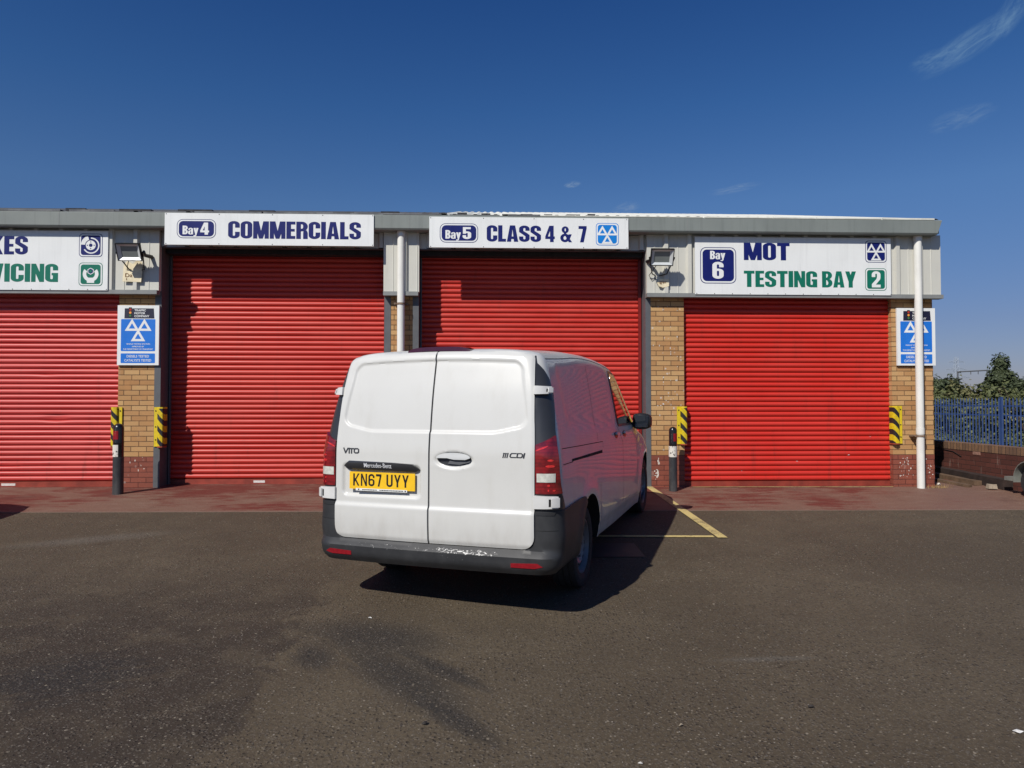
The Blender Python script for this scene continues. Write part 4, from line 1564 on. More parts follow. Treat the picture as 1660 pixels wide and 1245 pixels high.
def mat_bumper():
    m, nt, b = newmat('bumper_textured_plastic')
    oc = coords(nt)
    sep = N(nt, 'ShaderNodeSeparateXYZ')
    L(nt, oc, sep.inputs[0])
    X, Z = sep.outputs[0], sep.outputs[2]
    n1 = noise_n(nt, oc, 5, 4, .6)
    col = MIX(nt, RANGE(nt, n1, .35, .7), (.024, .025, .027), (.038, .039, .041))
    # paint scuffs on the loading edge
    s1 = noise_n(nt, scaled(nt, oc, (34, 34, 75)), 1.0, 4, .75, .6)
    line = M(nt, 'MULTIPLY', RANGE(nt, Z, .400, .418), RANGE(nt, Z, .452, .436))
    cen = RANGE(nt, M(nt, 'ABSOLUTE', M(nt, 'SUBTRACT', X, .27)), .40, .12)
    wide = RANGE(nt, M(nt, 'ABSOLUTE', X), .75, .5, 0, .5)
    k = M(nt, 'MULTIPLY', line, M(nt, 'MAXIMUM', cen, wide))
    k = RANGE(nt, M(nt, 'ADD', s1, M(nt, 'MULTIPLY', k, .18)), .71, .74)
    k = M(nt, 'MULTIPLY', k, RANGE(nt, M(nt, 'MULTIPLY', line, M(nt, 'MAXIMUM', cen, wide)), .02, .2))
    drip = noise_n(nt, scaled(nt, oc, (40, 40, 34)), 1.0, 4, .75)
    low = M(nt, 'MULTIPLY', M(nt, 'MULTIPLY', RANGE(nt, Z, .36, .40), RANGE(nt, Z, .43, .41)), RANGE(nt, M(nt, 'ABSOLUTE', M(nt, 'SUBTRACT', X, .25)), .2, .04))
    k2 = M(nt, 'MULTIPLY', RANGE(nt, drip, .66, .69), low)
    sc = noise_n(nt, scaled(nt, oc, (9, 9, 120)), 1.0, 4, .7)
    col = MIX(nt, M(nt, 'MULTIPLY', RANGE(nt, sc, .64, .74), RANGE(nt, Z, .50, .40, 0, .35)), col, (.20, .20, .20))
    col = MIX(nt, M(nt, 'MAXIMUM', k, k2), col, (.62, .61, .58))
    L(nt, col, b.inputs['Base Color'])
    b.inputs['Roughness'].default_value = .50
    b.inputs['Specular IOR Level'].default_value = .42
    bump(nt, b, noise_n(nt, oc, 260, 2), .12, .002)
    return m


mat_bump = mat_bumper()
mat_trim = simple('pillar_trim_black', (.030, .031, .034), .34, var=.12, vscale=3, coat=.15)
mat_strip = simple('gloss_grey_strip', (.030, .031, .034), .22, var=.1, coat=.5)
mat_glass_dark = simple('dark_window_glass', (.010, .011, .012), .035, var=.05, coat=1.0, spec=.9)
mat_plate = simple('number_plate_yellow', S(238, 190, 36), .35, var=.04, vscale=12)
mat_plate_ink = simple('plate_black', (.010, .010, .012), .4)
mat_chrome = simple('badge_chrome', S(190, 192, 196), .22, metal=.85, var=.05)
mat_badge_dark = simple('badge_dark_chrome', S(70, 72, 76), .3, metal=.4, var=.1)
mat_clear = simple('clear_lens', S(200, 200, 190), .12, var=.15, vscale=40, coat=.8)
mat_hinge = simple('hinge_white', (.60, .60, .58), .4, var=.06)
mat_rim = simple('steel_wheel_silver', S(112, 114, 118), .45, metal=.15, var=.12, vscale=12)


def mat_lamp():
    m, nt, b = newmat('tail_lamp_red')
    oc = coords(nt)
    sep = N(nt, 'ShaderNodeSeparateXYZ')
    L(nt, oc, sep.inputs[0])
    ribs = M(nt, 'FRACT', M(nt, 'MULTIPLY', sep.outputs[2], 42.0))
    n = noise_n(nt, oc, 14, 3)
    c = MIX(nt, RANGE(nt, n, .35, .65), (.11, .004, .008), (.24, .009, .013))
    c = MIX(nt, M(nt, 'MULTIPLY', RANGE(nt, ribs, .5, .9), .35), c, (.05, .002, .004))
    L(nt, c, b.inputs['Base Color'])
    b.inputs['Roughness'].default_value = .12
    b.inputs['Coat Weight'].default_value = 1.0
    b.inputs['Coat Roughness'].default_value = .02
    return m


mat_tail = mat_lamp()
mat_tail_bright = simple('lamp_bulb_red', (.62, .03, .03), .15, var=.3, vscale=40, coat=.8)

van = empty('delivery_van', (0, 0, 0), 'white panel van with grey bumper, parked nose in to the tall shutter', 'van')
PSI, PF = R(21.3), R(-.4)
r0 = Vector((math.cos(PSI), -math.sin(PSI), 0))
f1 = Vector((math.sin(PSI) * math.cos(PF), math.cos(PSI) * math.cos(PF), math.sin(PF)))
u1 = r0.cross(f1)
VO = Vector((-.414, 5.163, -.238))
VM = Matrix(((r0.x, f1.x, u1.x, VO.x), (r0.y, f1.y, u1.y, VO.y), (r0.z, f1.z, u1.z, VO.z), (0, 0, 0, 1)))
van.matrix_world = VM
ORG[van.name] = Vector((0, 0, 0))


def vpart(name, mb, mat, parent=None, smooth=40, label=None):
    o = mesh_obj(name, mb, mat, parent or van, smooth=smooth)
    if label:
        o['label'] = label
    return o


# --- shell: stacked plan contours
zrows = [.325] + [round(.34 + .03 * k, 3) for k in range(47)] + [1.745, 1.77, 1.79, 1.808, 1.822, 1.834, 1.844, 1.852, 1.86, 1.866, 1.872, 1.877, 1.881, 1.884, 1.887, 1.889, 1.8905, 1.892]
zrows = sorted(set(z for z in zrows))
shell = MB()
NR, NA, NSD, NF = 10, 7, 90, 16
for z in zrows:
    hw, r, yr, yf = HW(z), RCN(z), YR(z), YF(z)
    xc = hw - r
    half = []
    for k in range(NR):
        x = xc * k / NR
        half.append((x, yr + .022 * (k / NR) ** 2))
    for k in range(NA):
        t = k / NA * math.pi / 2
        half.append((xc + r * math.sin(t), yr + .022 + r * (1 - math.cos(t))))
    ys0, ys1 = yr + .022 + r, yf - .85
    for k in range(NSD):
        y = ys0 + (ys1 - ys0) * k / NSD
        half.append((hw + side_off(y, z), y))
    for k in range(NF + 1):
        q = math.sin(k / NF * math.pi / 2)
        y = ys1 + .85 * q
        half.append(((hw + side_off(ys1, z)) * max(0, 1 - q ** 2.6) ** (1 / 2.6), y))
    ring = [(x, y, zr_(y, z)) for x, y in half] + [(-x, y, zr_(y, z)) for x, y in half[-2:0:-1]]
    shell.v += ring
nr = len(ring)
for j in range(len(zrows) - 1):
    for k in range(nr):
        shell.f.append((j * nr + k, j * nr + (k + 1) % nr, (j + 1) * nr + (k + 1) % nr, (j + 1) * nr + k))
        shell.m.append(0)
shell.f.append(tuple(range(nr - 1, -1, -1)))
shell.m.append(1)
shell.f.append(tuple(range((len(zrows) - 1) * nr, len(zrows) * nr)))
shell.m.append(0)
body = vpart('body', shell, [mat_van, mat_dark])
WH = {}
for sx in (-1, 1):
    for yy in (1.045, 4.245):
        p = VM @ Vector((sx * .80, yy, 0))
        WH[(sx, yy)] = gz(p.x, p.y) + .333 - p.z
cut = MB()
for (sx, yy), zc in WH.items():
    zz = .342 if yy < 2 else .498
    prof = [(.0001, .55), (.405, .55), (.405, 1.2), (.0001, 1.2)]
    c_ = MB().lathe(prof, (0, yy, zz), 'x', 56)
    cut.add([(sx * p[0], p[1], p[2]) for p in c_.v], c_.f)
    # open the well downwards
cuto = mesh_obj('cutter', cut, [mat_dark])
cuto.matrix_world = VM
mod = body.modifiers.new('b', 'BOOLEAN')
mod.operation = 'DIFFERENCE'
mod.object = cuto
mod.solver = 'EXACT'
mod.material_mode = 'TRANSFER'
bpy.context.view_layer.update()
dg = bpy.context.evaluated_depsgraph_get()
me = bpy.data.meshes.new_from_object(body.evaluated_get(dg))
body.modifiers.clear()
old = body.data
body.data = me
me.name = 'body'
bpy.data.meshes.remove(old)
me.polygons.foreach_set('use_smooth', [True] * len(me.polygons))
me.set_sharp_from_angle(angle=R(38))
bpy.data.objects.remove(cuto)

# --- rear doors
DG = .0065


def dxe(z):        # half width of the door pair at height z
    return .793 - .022 * smooth01((z - 1.15) / .5) * 1.0 - .030 * smooth01((z - 1.5) / .5)


def ztop(x):
    return 1.872 - .038 * (abs(x) / .74) ** 2.2


def door_outline(sgn):
    pts = []
    xb = sgn * DG
    pts.append((xb, .468))
    r = .085
    xe = dxe(.5)
    pts += [(sgn * (xe - r + r * math.sin(R(a))), .468 + r - r * math.cos(R(a))) for a in range(0, 91, 15)]
    for z in (.7, .9, 1.1, 1.2, 1.3, 1.4, 1.5, 1.6, 1.7):
        pts.append((sgn * dxe(z), z))
    xt = dxe(1.78)
    r2 = .050
    zt = ztop(xt - r2)
    pts += [(sgn * (xt - r2 + r2 * math.cos(R(a))), zt - r2 + r2 * math.sin(R(a))) for a in range(0, 91, 15)]
    for k in range(1, 8):
        x = (xt - r2) * (1 - k / 8)
        pts.append((sgn * x, ztop(x)))
    pts.append((xb, ztop(0)))
    return pts


def door_off(a, z):
    x = a
    ax = abs(x)
    o = .022
    # pressed window panel
    wx = .735 - .06 * smooth01((z - 1.3) / .5)
    zb_ = 1.272 + .045 * smooth01((ax - .45) / .3)
    zt_ = 1.800 - .022 * (ax / .7) ** 2
    r = .07
    ddx = max(ax - (wx - r), 0)
    ddz = max(zb_ + r - z, z - (zt_ - r), 0)
    d = math.hypot(ddx, ddz) - r if (ddx > 0 or ddz > 0) else max(ax - wx, zb_ - z, z - zt_)
    o -= .013 * smooth01(-d / .020 + .5)
    # crease: lower panel stands proud
    o += .014 * smooth01((.738 - z) / .030) - .006 * smooth01((.66 - z) / .2)
    o += -.010 * smooth01((.500 - z) / .04)
    # number plate recess (left door)
    if x < 0:
        ddx = max(-.690 - x, x + .105, 0)
        ddz = max(.825 - z, z - .985, 0)
        d = math.hypot(ddx, ddz) - .035
        o -= .016 * smooth01(-d / .022 + .5)
    # handle dish (right door)
    q = math.hypot((x - .195) / .150, (z - 1.072) / .062)
    o -= .014 * smooth01((1.08 - q) / .25)
    q = math.hypot((x - .195) / .150, (z - 1.028) / .022)
    o += .003 * math.exp(-q * q)
    # rounded outer edges
    o -= .006 * smooth01((ax - (dxe(z) - .02)) / .02)
    o -= .012 * smooth01((z - (ztop(x) - .03)) / .03)
    return o


seal_out = [(-dxe(.5) - .006, .462), (dxe(.5) + .006, .462)] + [(dxe(z) + .006, z) for z in (.7, .9, 1.1, 1.3, 1.5, 1.7, 1.8)] + [(.70, 1.835), (.5, 1.853), (.25, 1.865), (0, 1.868), (-.25, 1.865), (-.5, 1.853), (-.70, 1.835)] + [(-dxe(z) - .006, z) for z in (1.8, 1.7, 1.5, 1.3, 1.1, .9, .7)]
vpart('door_seal', patch(seal_out, .004, 0, .05), mat_seal)
doorL = vpart('rear_door', patch(door_outline(-1), door_off, .022, .010), mat_van, label='left rear door with number plate')
doorR = vpart('rear_door', patch(door_outline(1), door_off, .022, .010), mat_van, label='right rear door with handle')


def on_door(x, z, o=0.0):
    return tuple(skin(x, z, door_off(x, z) + o))


def dflat(polys, o, name, mat, parent):
    return flat(polys, 0, name, mat, parent, mapf=lambda x, z: on_door(x, z, o))


# badges
def stroke(pts, w, h=None):
    out = []
    for i in range(len(pts) - 1):
        p, q = Vector(pts[i]), Vector(pts[i + 1])
        d = (q - p).normalized()
        n_ = Vector((-d.y, d.x)) * w / 2
        p2, q2 = p - d * w * .35, q + d * w * .35
        out.append([tuple(p2 - n_), tuple(q2 - n_), tuple(q2 + n_), tuple(p2 + n_)])
    return out


def place(strokes, x0, z0, sx, sz):
    return [[(x0 + p[0] * sx, z0 + p[1] * sz) for p in q] for q in strokes]


vito = stroke([(0, 1), (.42, .05), (.95, 1)], .27) + stroke([(1.22, 0), (1.22, 1)], .27) + stroke([(1.05, .92), (2.25, .92)], .25) + stroke([(1.75, .9), (1.75, 0)], .27) + \
    stroke([(2.35, .25), (2.35, .75), (2.55, .92), (3.1, .92), (3.3, .75), (3.3, .25), (3.1, .08), (2.55, .08), (2.35, .25)], .26)
dflat(place(vito, -.722, 1.103, .134 / 3.35, .037), .0025, 'model_badge', mat_badge_dark, doorL)
cdi = []
for k in range(3):
    cdi += stroke([(.30 * k + .0, .0), (.30 * k + .18, .92), (.30 * k + .06, .80)], .17)
cdi += stroke([(2.0, .9), (1.35, .9), (1.15, .70), (1.08, .25), (1.2, .08), (1.9, .08)], .20)
cdi += stroke([(2.10, .08), (2.22, .9), (2.75, .9), (2.95, .7), (2.88, .25), (2.7, .08), (2.10, .08)], .20)
cdi += stroke([(3.1, 0), (3.25, .95)], .22)
dflat(place(cdi, .567, 1.100, .160 / 3.3, .034), .0025, 'engine_badge', mat_badge_dark, doorR)
# grab strip over the plate
st_out = [(-.716, 1.008), (-.660, 1.048), (-.30, 1.042), (-.125, 1.034), (-.072, .996), (-.115, .974), (-.30, .976), (-.62, .978), (-.668, .982)]


def strip_off(a, z):
    t = (z - .976) / .07
    return .022 + .022 * math.sin(max(0, min(1, t * .62 + .02)) * math.pi) * smooth01(min((a + .72) / .06, (-.066 - a) / .06) + .2)


stp = vpart('grab_strip', patch(st_out, strip_off, .02, .012), mat_strip, doorL)
v, f = plain_text('Mercedes-Benz', -.53, 1.000, .034, .235, bold=.012)
flat_raw(v, f, 0, 'lettering', simple('silver_letter', S(215, 217, 220), .4), stp, mapf=lambda x, z: tuple(skin(x, z, strip_off(x, z) + .002)))
# number plate
pl = MB()
pc = [skin(x, z, .026) for x, z in ((-.655, .838), (-.108, .838), (-.108, .968), (-.655, .968))]
yb = min(p.y for p in pc)
pl.box(-.655, yb - .004, .838, -.108, yb + .004, .966)
plate = vpart('number_plate', pl, mat_plate, doorL)
txt = []
x = -.623
for ch in 'KN67 UYY':
    if ch == ' ':
        x += .030
        continue
    g, w = glyph(ch, W=.62, v=.165, h=.155, k=.24)
    sx = .083
    txt += [[(x + p[0] * sx, 0.862 + p[1] * .091) for p in q] for q in g]
    x += w * sx + .0125
flat(txt, yb - .0052, 'plate_lettering', mat_plate_ink, plate)
ft = MB().box(-.60, yb - .0058, .826, -.17, yb - .0045, .844)
fo = vpart('dealer_strip', ft, mat_white_vinyl, plate)
rr = random.Random(4)
dl = []
x = -.545
while x < -.20:
    w = rr.uniform(.006, .012)
    if not (-.425 < x < -.405):
        dl.append(rc(x, .831, x + w, .838))
    x += w + .003
flat(dl + [circ(-.575, .835, .006, 8), circ(-.185, .835, .006, 8)], yb - .0065, 'dealer_print', mat_plate_ink, fo)
# handle
hz = [(.195 + .133 * math.cos(R(a)), 1.079 + .050 * math.sin(R(a))) for a in range(0, 360, 12)]
dh = vpart('handle', patch(hz, lambda a, z: door_off(a, z) + .002, 0, .02), mat_trim, doorR)
gr = [(.195 + .131 * math.cos(R(a)), 1.090 + .036 * math.sin(R(a))) for a in range(0, 181, 10)]
gr = gr + [(.074, 1.086), (.150, 1.087), (.175, 1.082), (.205, 1.077), (.29, 1.077)]
vpart('grip', patch(gr, lambda a, z: .030 + .010 * smooth01((1.128 - z) / .05), .010, .012), simple('handle_grey_white', S(182, 184, 183), .5, var=.04, spec=.3), dh)
vpart('lock_recess', patch([(.150, 1.046), (.24, 1.040), (.315, 1.058), (.325, 1.070), (.165, 1.068)], lambda a, z: .022, .004, .02), mat_steel, dh)

# --- corner trim, lamps, hinges, bumper


yedge = herm([(.735, .235), (.78, .20), (.85, .16), (1.0, .135), (1.2, .138), (1.32, .160), (1.48, .220), (1.59, .258), (1.70, .222), (1.76, .190), (1.82, .135)])


for s in (-1, 1):
    mir = lambda pts: [(s * p[0], p[1]) for p in pts]
    zz = [.735, .85, 1.0, 1.15, 1.3, 1.45, 1.55, 1.65, 1.72, 1.77, 1.80, 1.822]
    inner = [(dxe(z) + .004, z) for z in zz]
    outer = []
    for z in zz:
        ai, ao = dxe(z) + .004, a_of_y(yedge(z), z)
        outer.append((max(ai + .010, ao), z))
    vpart('rear_pillar_trim', patch(mir(inner + outer[::-1]), .005, .012, .025), mat_trim)
    # tail lamp
    zt0, zt1 = 1.192, 1.255
    ins = [(dxe(z) + .008, z) for z in (.853, .95, 1.05, 1.12, zt0)]
    outs = []
    for z in (zt1, 1.20, 1.10, 1.0, .92, .853):
        outs.append((a_of_y(yedge(z) - .012, z), z))
    lamp = vpart('tail_lamp', patch(mir(ins + outs), lambda a, z: .018 + .006 * smooth01((z - .85) / .3), .018, .02), mat_tail)
    lo = lambda a, z: .0195 + .006 * smooth01((z - .85) / .3)
    a0 = dxe(1.0) + .018
    vpart('reversing_lens', patch(mir([(a0, .935), (a0 + .118, .935), (a0 + .118, .995), (a0, .995)]), lambda a, z: lo(a, z) + .002, .003, .012), mat_clear, lamp)
    for (aa, z, w, h) in ((.085, 1.085, .020, .008), (.085, 1.045, .030, .009), (.075, .912, .009, .008), (.075, .878, .005, .008), (.11, .878, .010, .006), (.03, 1.168, .040, .007)):
        pts = [(a0 + aa + w * math.cos(R(t)), z + h * math.sin(R(t)) + (w * math.cos(R(t)) * .45 if z > 1.15 else 0)) for t in range(0, 360, 40)]
        vpart('bulb_reflector', patch(mir(pts), lambda a, z: lo(a, z) + .0005, 0, .02), mat_tail_bright, lamp)
    # hinges
    for (zl, zh, aw) in ((.752, .843, .150), (1.545, 1.606, .108)):
        am = dxe((zl + zh) / 2)
        hp = [(am - .002, zl), (am + aw, zl + .004), (am + aw, zh - .006), (am - .002, zh)]
        hg = vpart('hinge', patch(mir(hp), .036, .034, .02), mat_hinge)
        kp = [(am + aw * .72, zl + .012), (am + aw * 1.02, zl + .012), (am + aw * 1.02, zh - .014), (am + aw * .72, zh - .014)]
        vpart('hinge_knuckle', patch(mir(kp), .046, .012, .02), mat_hinge, hg)
        sp = [(am + aw * .62, zl + .018), (am + aw * .70, zl + .018), (am + aw * .70, zh - .022), (am + aw * .62, zh - .022)]
        vpart('hinge_slot', patch(mir(sp), .0375, 0, .02), mat_dark, hg)

# bumper: a deep U round the rear, wrapping to the wheel arches
yb_end = .655


def bump_off(a, z):
    o = .016
    ax = abs(a)
    front = 1 - smooth01((ax - .86) / .14)
    lowz = smooth01((.462 - z) / .05)
    o += .040 * lowz * front
    o += .014 * (1 - smooth01((z - .50) / .2)) * (1 - front)
    o -= .030 * smooth01((.345 - z) / .06)
    return o


bo = []
xe = dxe(.5)
r = .088
tl = [(xe + .006, .735)] + [(xe + .006 - r + r * math.cos(R(a)), .462 + r - r * math.sin(R(a))) for a in range(0, 91, 15)]
aR = lambda y, z: a_of_y(y, z)
rs = [(.30, -.735 + 1.04)]
right = tl[::-1] + [(aR(.20, .735), .735), (aR(.24, .742), .742)]
right += [(aR(.34, .752), .752), (aR(.52, .772), .772), (aR(.668, .50), .50), (aR(.655, .40), .40), (aR(.64, .33), .33), (aR(.50, .305), .305), (aR(.20, .295), .295)]
# follow the arch
arch = []
for ang in (118, 130, 142, 155, 168, 178):
    y_, z_ = 1.045 + .405 * math.cos(R(ang)), .342 + .405 * math.sin(R(ang))
    if z_ < .745 and y_ < .93:
        arch.append((aR(y_, z_), z_))
right = tl[::-1] + [(aR(.20, .735), .735), (aR(.34, .742), .742), (aR(.60, .752), .752)] + [(aR(.80, .757), .757)] + arch + [(aR(.645, .33), .33), (aR(.50, .305), .305), (aR(.20, .295), .295), (.5, .292)]
left = [(-p[0], p[1]) for p in right[::-1]]
bo = right + left
bumper = vpart('rear_bumper', patch(bo, bump_off, .03, .022), mat_bump)
for s in (-1, 1):
    rf = [(s * p[0], p[1]) for p in ((.632, .344), (.800, .344), (.845, .358), (.82, .382), (.632, .374))]
    vpart('reflector', patch(rf, lambda a, z: bump_off(a, z) + .003, .004, .02), mat_red_ref, bumper)
    cl = [(s * p[0], p[1]) for p in ((xe + .012, .598), (xe + .16, .598), (xe + .16, .602), (xe + .012, .602))]
    vpart('seam', patch(cl, lambda a, z: bump_off(a, z) + .0008, 0, .02), mat_dark, bumper)
    stp_ = [(s * p[0], p[1]) for p in ((xe + .012, .706), (xe + .13, .706), (xe + .14, .728), (xe + .012, .728))]
    vpart('step_pad', patch(stp_, lambda a, z: bump_off(a, z) + .004, .004, .02), mat_trim, bumper)
# high level brake lamp
tb_ = MB()
n = 14
for k in range(n + 1):
    x = -.255 + .51 * k / n
    e = 1 - abs(x / .255) ** 6
    tb_.v += [(x, .172, 1.874 - .012 * (x / .255) ** 2), (x, .178, 1.885 + .020 * e - .006 * (x / .255) ** 2), (x, .26, 1.892 + .020 * e - .004 * (x / .255) ** 2), (x, .40, 1.880)]
for k in range(n):
    for j in range(3):
        tb_.f.append((4 * k + j, 4 * (k + 1) + j, 4 * (k + 1) + j + 1, 4 * k + j + 1))
tb_.f += [(0, 1, 2, 3), tuple(4 * n + q for q in (3, 2, 1, 0))]
tb_.m = [0] * len(tb_.f)
vpart('high_brake_lamp', tb_, simple('brake_lamp_dark_red', (.05, .008, .012), .12, coat=1.0))

# --- sides: seams, rail slot, windows, handles


def side_patch(pts, off, thick, res=.03):       # pts in (y,z) on the right hand side
    return pts


def nose(x, z, o=0.0):
    yf = YF(z)
    hw = HW(z) + side_off(yf - .85, z)
    q = max(0.0, 1 - min(1.0, abs(x) / hw) ** 2.6) ** (1 / 2.6)
    y = yf - .85 + .85 * q + o
    return Vector((x, y, zr_(y, z)))


for s in (-1, 1):
    def sp(pts, off, thick, res=.04):
        return patch([(s * a_of_y(y, z), z) for y, z in pts], off, thick, res)

    def seam(pts, w=.006, name='panel_seam'):
        mb = MB()
        for i in range(len(pts) - 1):
            p, q = Vector(pts[i]), Vector(pts[i + 1])
            d = (q - p).normalized()
            n_ = Vector((-d.y, d.x)) * w / 2
            k = max(1, int((q - p).length / .05))
            for j in range(k):
                c0, c1 = p + (q - p) * j / k, p + (q - p) * (j + 1) / k
                quad = [c0 - n_, c1 - n_, c1 + n_, c0 + n_]
                vv = [skin(s * a_of_y(c.x, c.y), c.y, .0015) for c in quad]
                mb.add([tuple(p_) for p_ in vv], [(0, 1, 2, 3)])
        return vpart(name, mb, mat_seal)
    seam([(.225, 1.158), (1.585, 1.150)])
    seam([(1.585, 1.150), (1.588, 1.09)], .004)
    seam([(.225, 1.045), (.50, 1.048)])
    seam([(1.50, 1.80), (1.47, 1.62), (1.43, 1.42), (1.40, 1.28), (1.40, 1.165)], .005)
    seam([(1.46, .80), (1.47, .44)], .005)
    seam([(2.36, 1.79), (2.36, 1.28), (2.60, 1.1), (2.62, .44)], .006)
    seam([(3.55, 1.20), (3.62, .7)], .006)
    seam([(.30, 1.80), (1.50, 1.812), (2.9, 1.80)], .005)
    rail = vpart('rail_slot', sp([(.47, 1.052), (1.545, 1.052), (1.545, 1.078), (.47, 1.070)], .002, 0), mat_dark)
    wn_out = [(2.50, 1.285), (2.50, 1.70), (2.54, 1.745), (2.9, 1.75), (3.25, 1.735), (3.45, 1.62), (3.75, 1.30), (3.74, 1.285)]
    fr_out = [(2.46, 1.262), (2.46, 1.72), (2.52, 1.772), (2.9, 1.778), (3.34, 1.770), (3.62, 1.62), (4.02, 1.29), (4.02, 1.262)]
    wf = vpart('window_surround', sp(fr_out, .006, .006), mat_trim)
    vpart('window_pane', sp(wn_out, .010, .003), mat_glass_dark, wf)
    for (y0, y1, zc) in ((2.16, 2.34, 1.185), (2.66, 2.86, 1.180)):
        el = [((y0 + y1) / 2 + (y1 - y0) / 2 * math.cos(R(t)), zc + .034 * math.sin(R(t))) for t in range(0, 360, 20)]
        h_ = vpart('side_door_handle', sp(el, .003, .003, .03), mat_trim)
        gl = [((y0 + y1) / 2 + (y1 - y0) / 2 * .96 * math.cos(R(t)), zc + .012 + .016 * math.sin(R(t))) for t in range(0, 360, 20)]
        vpart('grip', sp(gl, .028, .018, .03), mat_van, h_)
    # mirror
    mm = MB()
    prof = [(.910, .055, .070), (.93, .075, .086), (.99, .085, .094), (1.06, .082, .088), (1.10, .066, .072), (1.115, .035, .045)]
    rings = []
    for (x, ry, rz) in prof:
        rings.append([(s * x, 3.50 + ry * math.copysign(abs(math.cos(t)) ** .6, math.cos(t)), 1.296 + rz * math.copysign(abs(math.sin(t)) ** .6, math.sin(t))) for t in [2 * math.pi * k / 20 for k in range(20)]])
    for rg in rings:
        mm.v += rg
    for j in range(len(rings) - 1):
        for k in range(20):
            mm.f.append((j * 20 + k, j * 20 + (k + 1) % 20, (j + 1) * 20 + (k + 1) % 20, (j + 1) * 20 + k))
    mm.f += [tuple(range(19, -1, -1)), tuple(range((len(rings) - 1) * 20, len(rings) * 20))]
    mm.m = [0] * len(mm.f)
    mm.tube([(s * .84, 3.52, 1.25), (s * .95, 3.51, 1.262)], [.035, .028], 10)
    mo = vpart('door_mirror', mm, mat_black)
    vpart('mirror_glass', MB().box(*((.945, 3.4135, 1.228, 1.085, 3.4165, 1.364) if s > 0 else (-1.085, 3.4135, 1.228, -.945, 3.4165, 1.364))), mat_glass_dark, mo)
    hl = [(s * p[0], p[1]) for p in ((.52, .80), (.84, .86), (.80, .98), (.60, .96), (.50, .88))]
    vpart('headlamp', patch(hl, .008, .008, .04, mapf=nose), mat_clear)


vpart('windscreen', patch([(-.78, 1.20), (.78, 1.20), (.70, 1.50), (.62, 1.79), (0, 1.815), (-.62, 1.79), (-.70, 1.50)], .006, .006, .06, mapf=nose), mat_glass_dark)
vpart('grille', patch([(-.48, .78), (.48, .78), (.46, .92), (-.46, .92)], .008, .008, .06, mapf=nose), mat_trim)
vpart('front_bumper', patch([(-.90, .28), (.90, .28), (.90, .60), (-.90, .60)], .015, .015, .06, mapf=nose), mat_bump)
# underbody
vpart('underbody', MB().box(-.78, .25, .285, .78, 4.9, .34).box(-.60, .55, .24, .60, .95, .285).tube([(-.62, 1.045, .33), (.62, 1.045, .33)], .06, 10), mat_dark)


# wheels
def wheel(parent, x, y, z, s, flatname='wheel'):
    t = bpy.data.objects.new(flatname, None)
    C.objects.link(t)
    t.parent = parent
    ORG[t.name] = Vector((0, 0, 0))
    R_, w = .333, .105
    prof = [(.215, -w * .8), (.235, -w * .95), (.30, -w), (.322, -w * .92), (R_ - .002, -w * .78), (R_, -w * .55), (R_ - .006, -w * .50), (R_ - .006, -w * .44), (R_, -w * .40), (R_, -w * .05), (R_ - .007, -w * .02), (R_ - .007, w * .06), (R_, w * .1), (R_, w * .40), (R_ - .006, w * .44), (R_ - .006, w * .50), (R_, w * .55), (R_ - .002, w * .78), (.322, w * .92), (.30, w), (.235, w * .95), (.215, w * .8)]
    mb = MB().lathe([(r, s * h) for r, h in prof], (x, y, z), 'x', 48)
    mesh_obj('tyre', mb, mat_rubber, t, smooth=35)
    pr = [(.216, w * .80), (.222, w * .88), (.212, w * .90), (.205, w * .70), (.196, w * .42), (.186, w * .38), (.155, w * .62), (.140, w * .66), (.105, w * .45), (.085, w * .45), (.080, w * .60), (.045, w * .66), (.0001, w * .66)]
    mb = MB().lathe([(r, s * h) for r, h in pr], (x, y, z), 'x', 48)
    for k in range(16):
        a = 2 * math.pi * k / 16
        pts = []
        for (rr_, da) in ((.150, -.10), (.150, .10), (.190, .085), (.190, -.085)):
            hh = w * (.66 if rr_ < .16 else .43)
            pts.append((x + s * (hh + .002), y + rr_ * math.cos(a + da), z + rr_ * math.sin(a + da)))
        mb.add(pts, [(0, 1, 2, 3)], 1)
    for k in range(5):
        a = 2 * math.pi * k / 5
        mb.tube([(x + s * w * .44, y + .094 * math.cos(a), z + .094 * math.sin(a)), (x + s * w * .64, y + .094 * math.cos(a), z + .094 * math.sin(a))], .011, 6, 2)
    mesh_obj('rim', mb, [mat_rim, mat_dark, mat_steel], t, smooth=30)
    mesh_obj('brake_drum', MB().lathe([(.0001, s * -w * .2), (.19, s * -w * .2), (.19, s * w * .2), (.0001, s * w * .2)], (x, y, z), 'x', 24), mat_dark, t)
    return t


for (sx, yy), zc in WH.items():
    wheel(van, sx * .805, yy, zc, sx)

# ------------------------------------------------------------------ right hand boundary
wall = empty('boundary_wall', (7.9, 10.5, 0), 'low dark red brick wall with upright brick coping at the right of the workshop', 'wall')
mesh_obj('brickwork', MB().box(7.90, 5.2, -.5, 8.11, 24, .46), mat_brick_wall, wall)
mesh_obj('coping', MB().box(7.895, 5.2, .4602, 8.115, 24, .575), mat_coping, wall)
gap = MB().box(7.893, 11.05, .405, 7.8985, 11.22, .455)
mesh_obj('missing_brick', gap, simple('broken_brick', S(150, 112, 98), .9, var=.3, vscale=30), wall)
ck = MB()
ck.tube([(7.893, 11.95, .44), (7.893, 11.7, .42), (7.893, 11.6, .385), (7.893, 11.5, .35)], .006, 5)
mesh_obj('crack', ck, mat_dark, wall)

fx0 = 16.5
fen = empty('palisade_fence', (fx0, 23, -1.2), 'blue steel palisade fence beyond the low brick wall', 'fence')


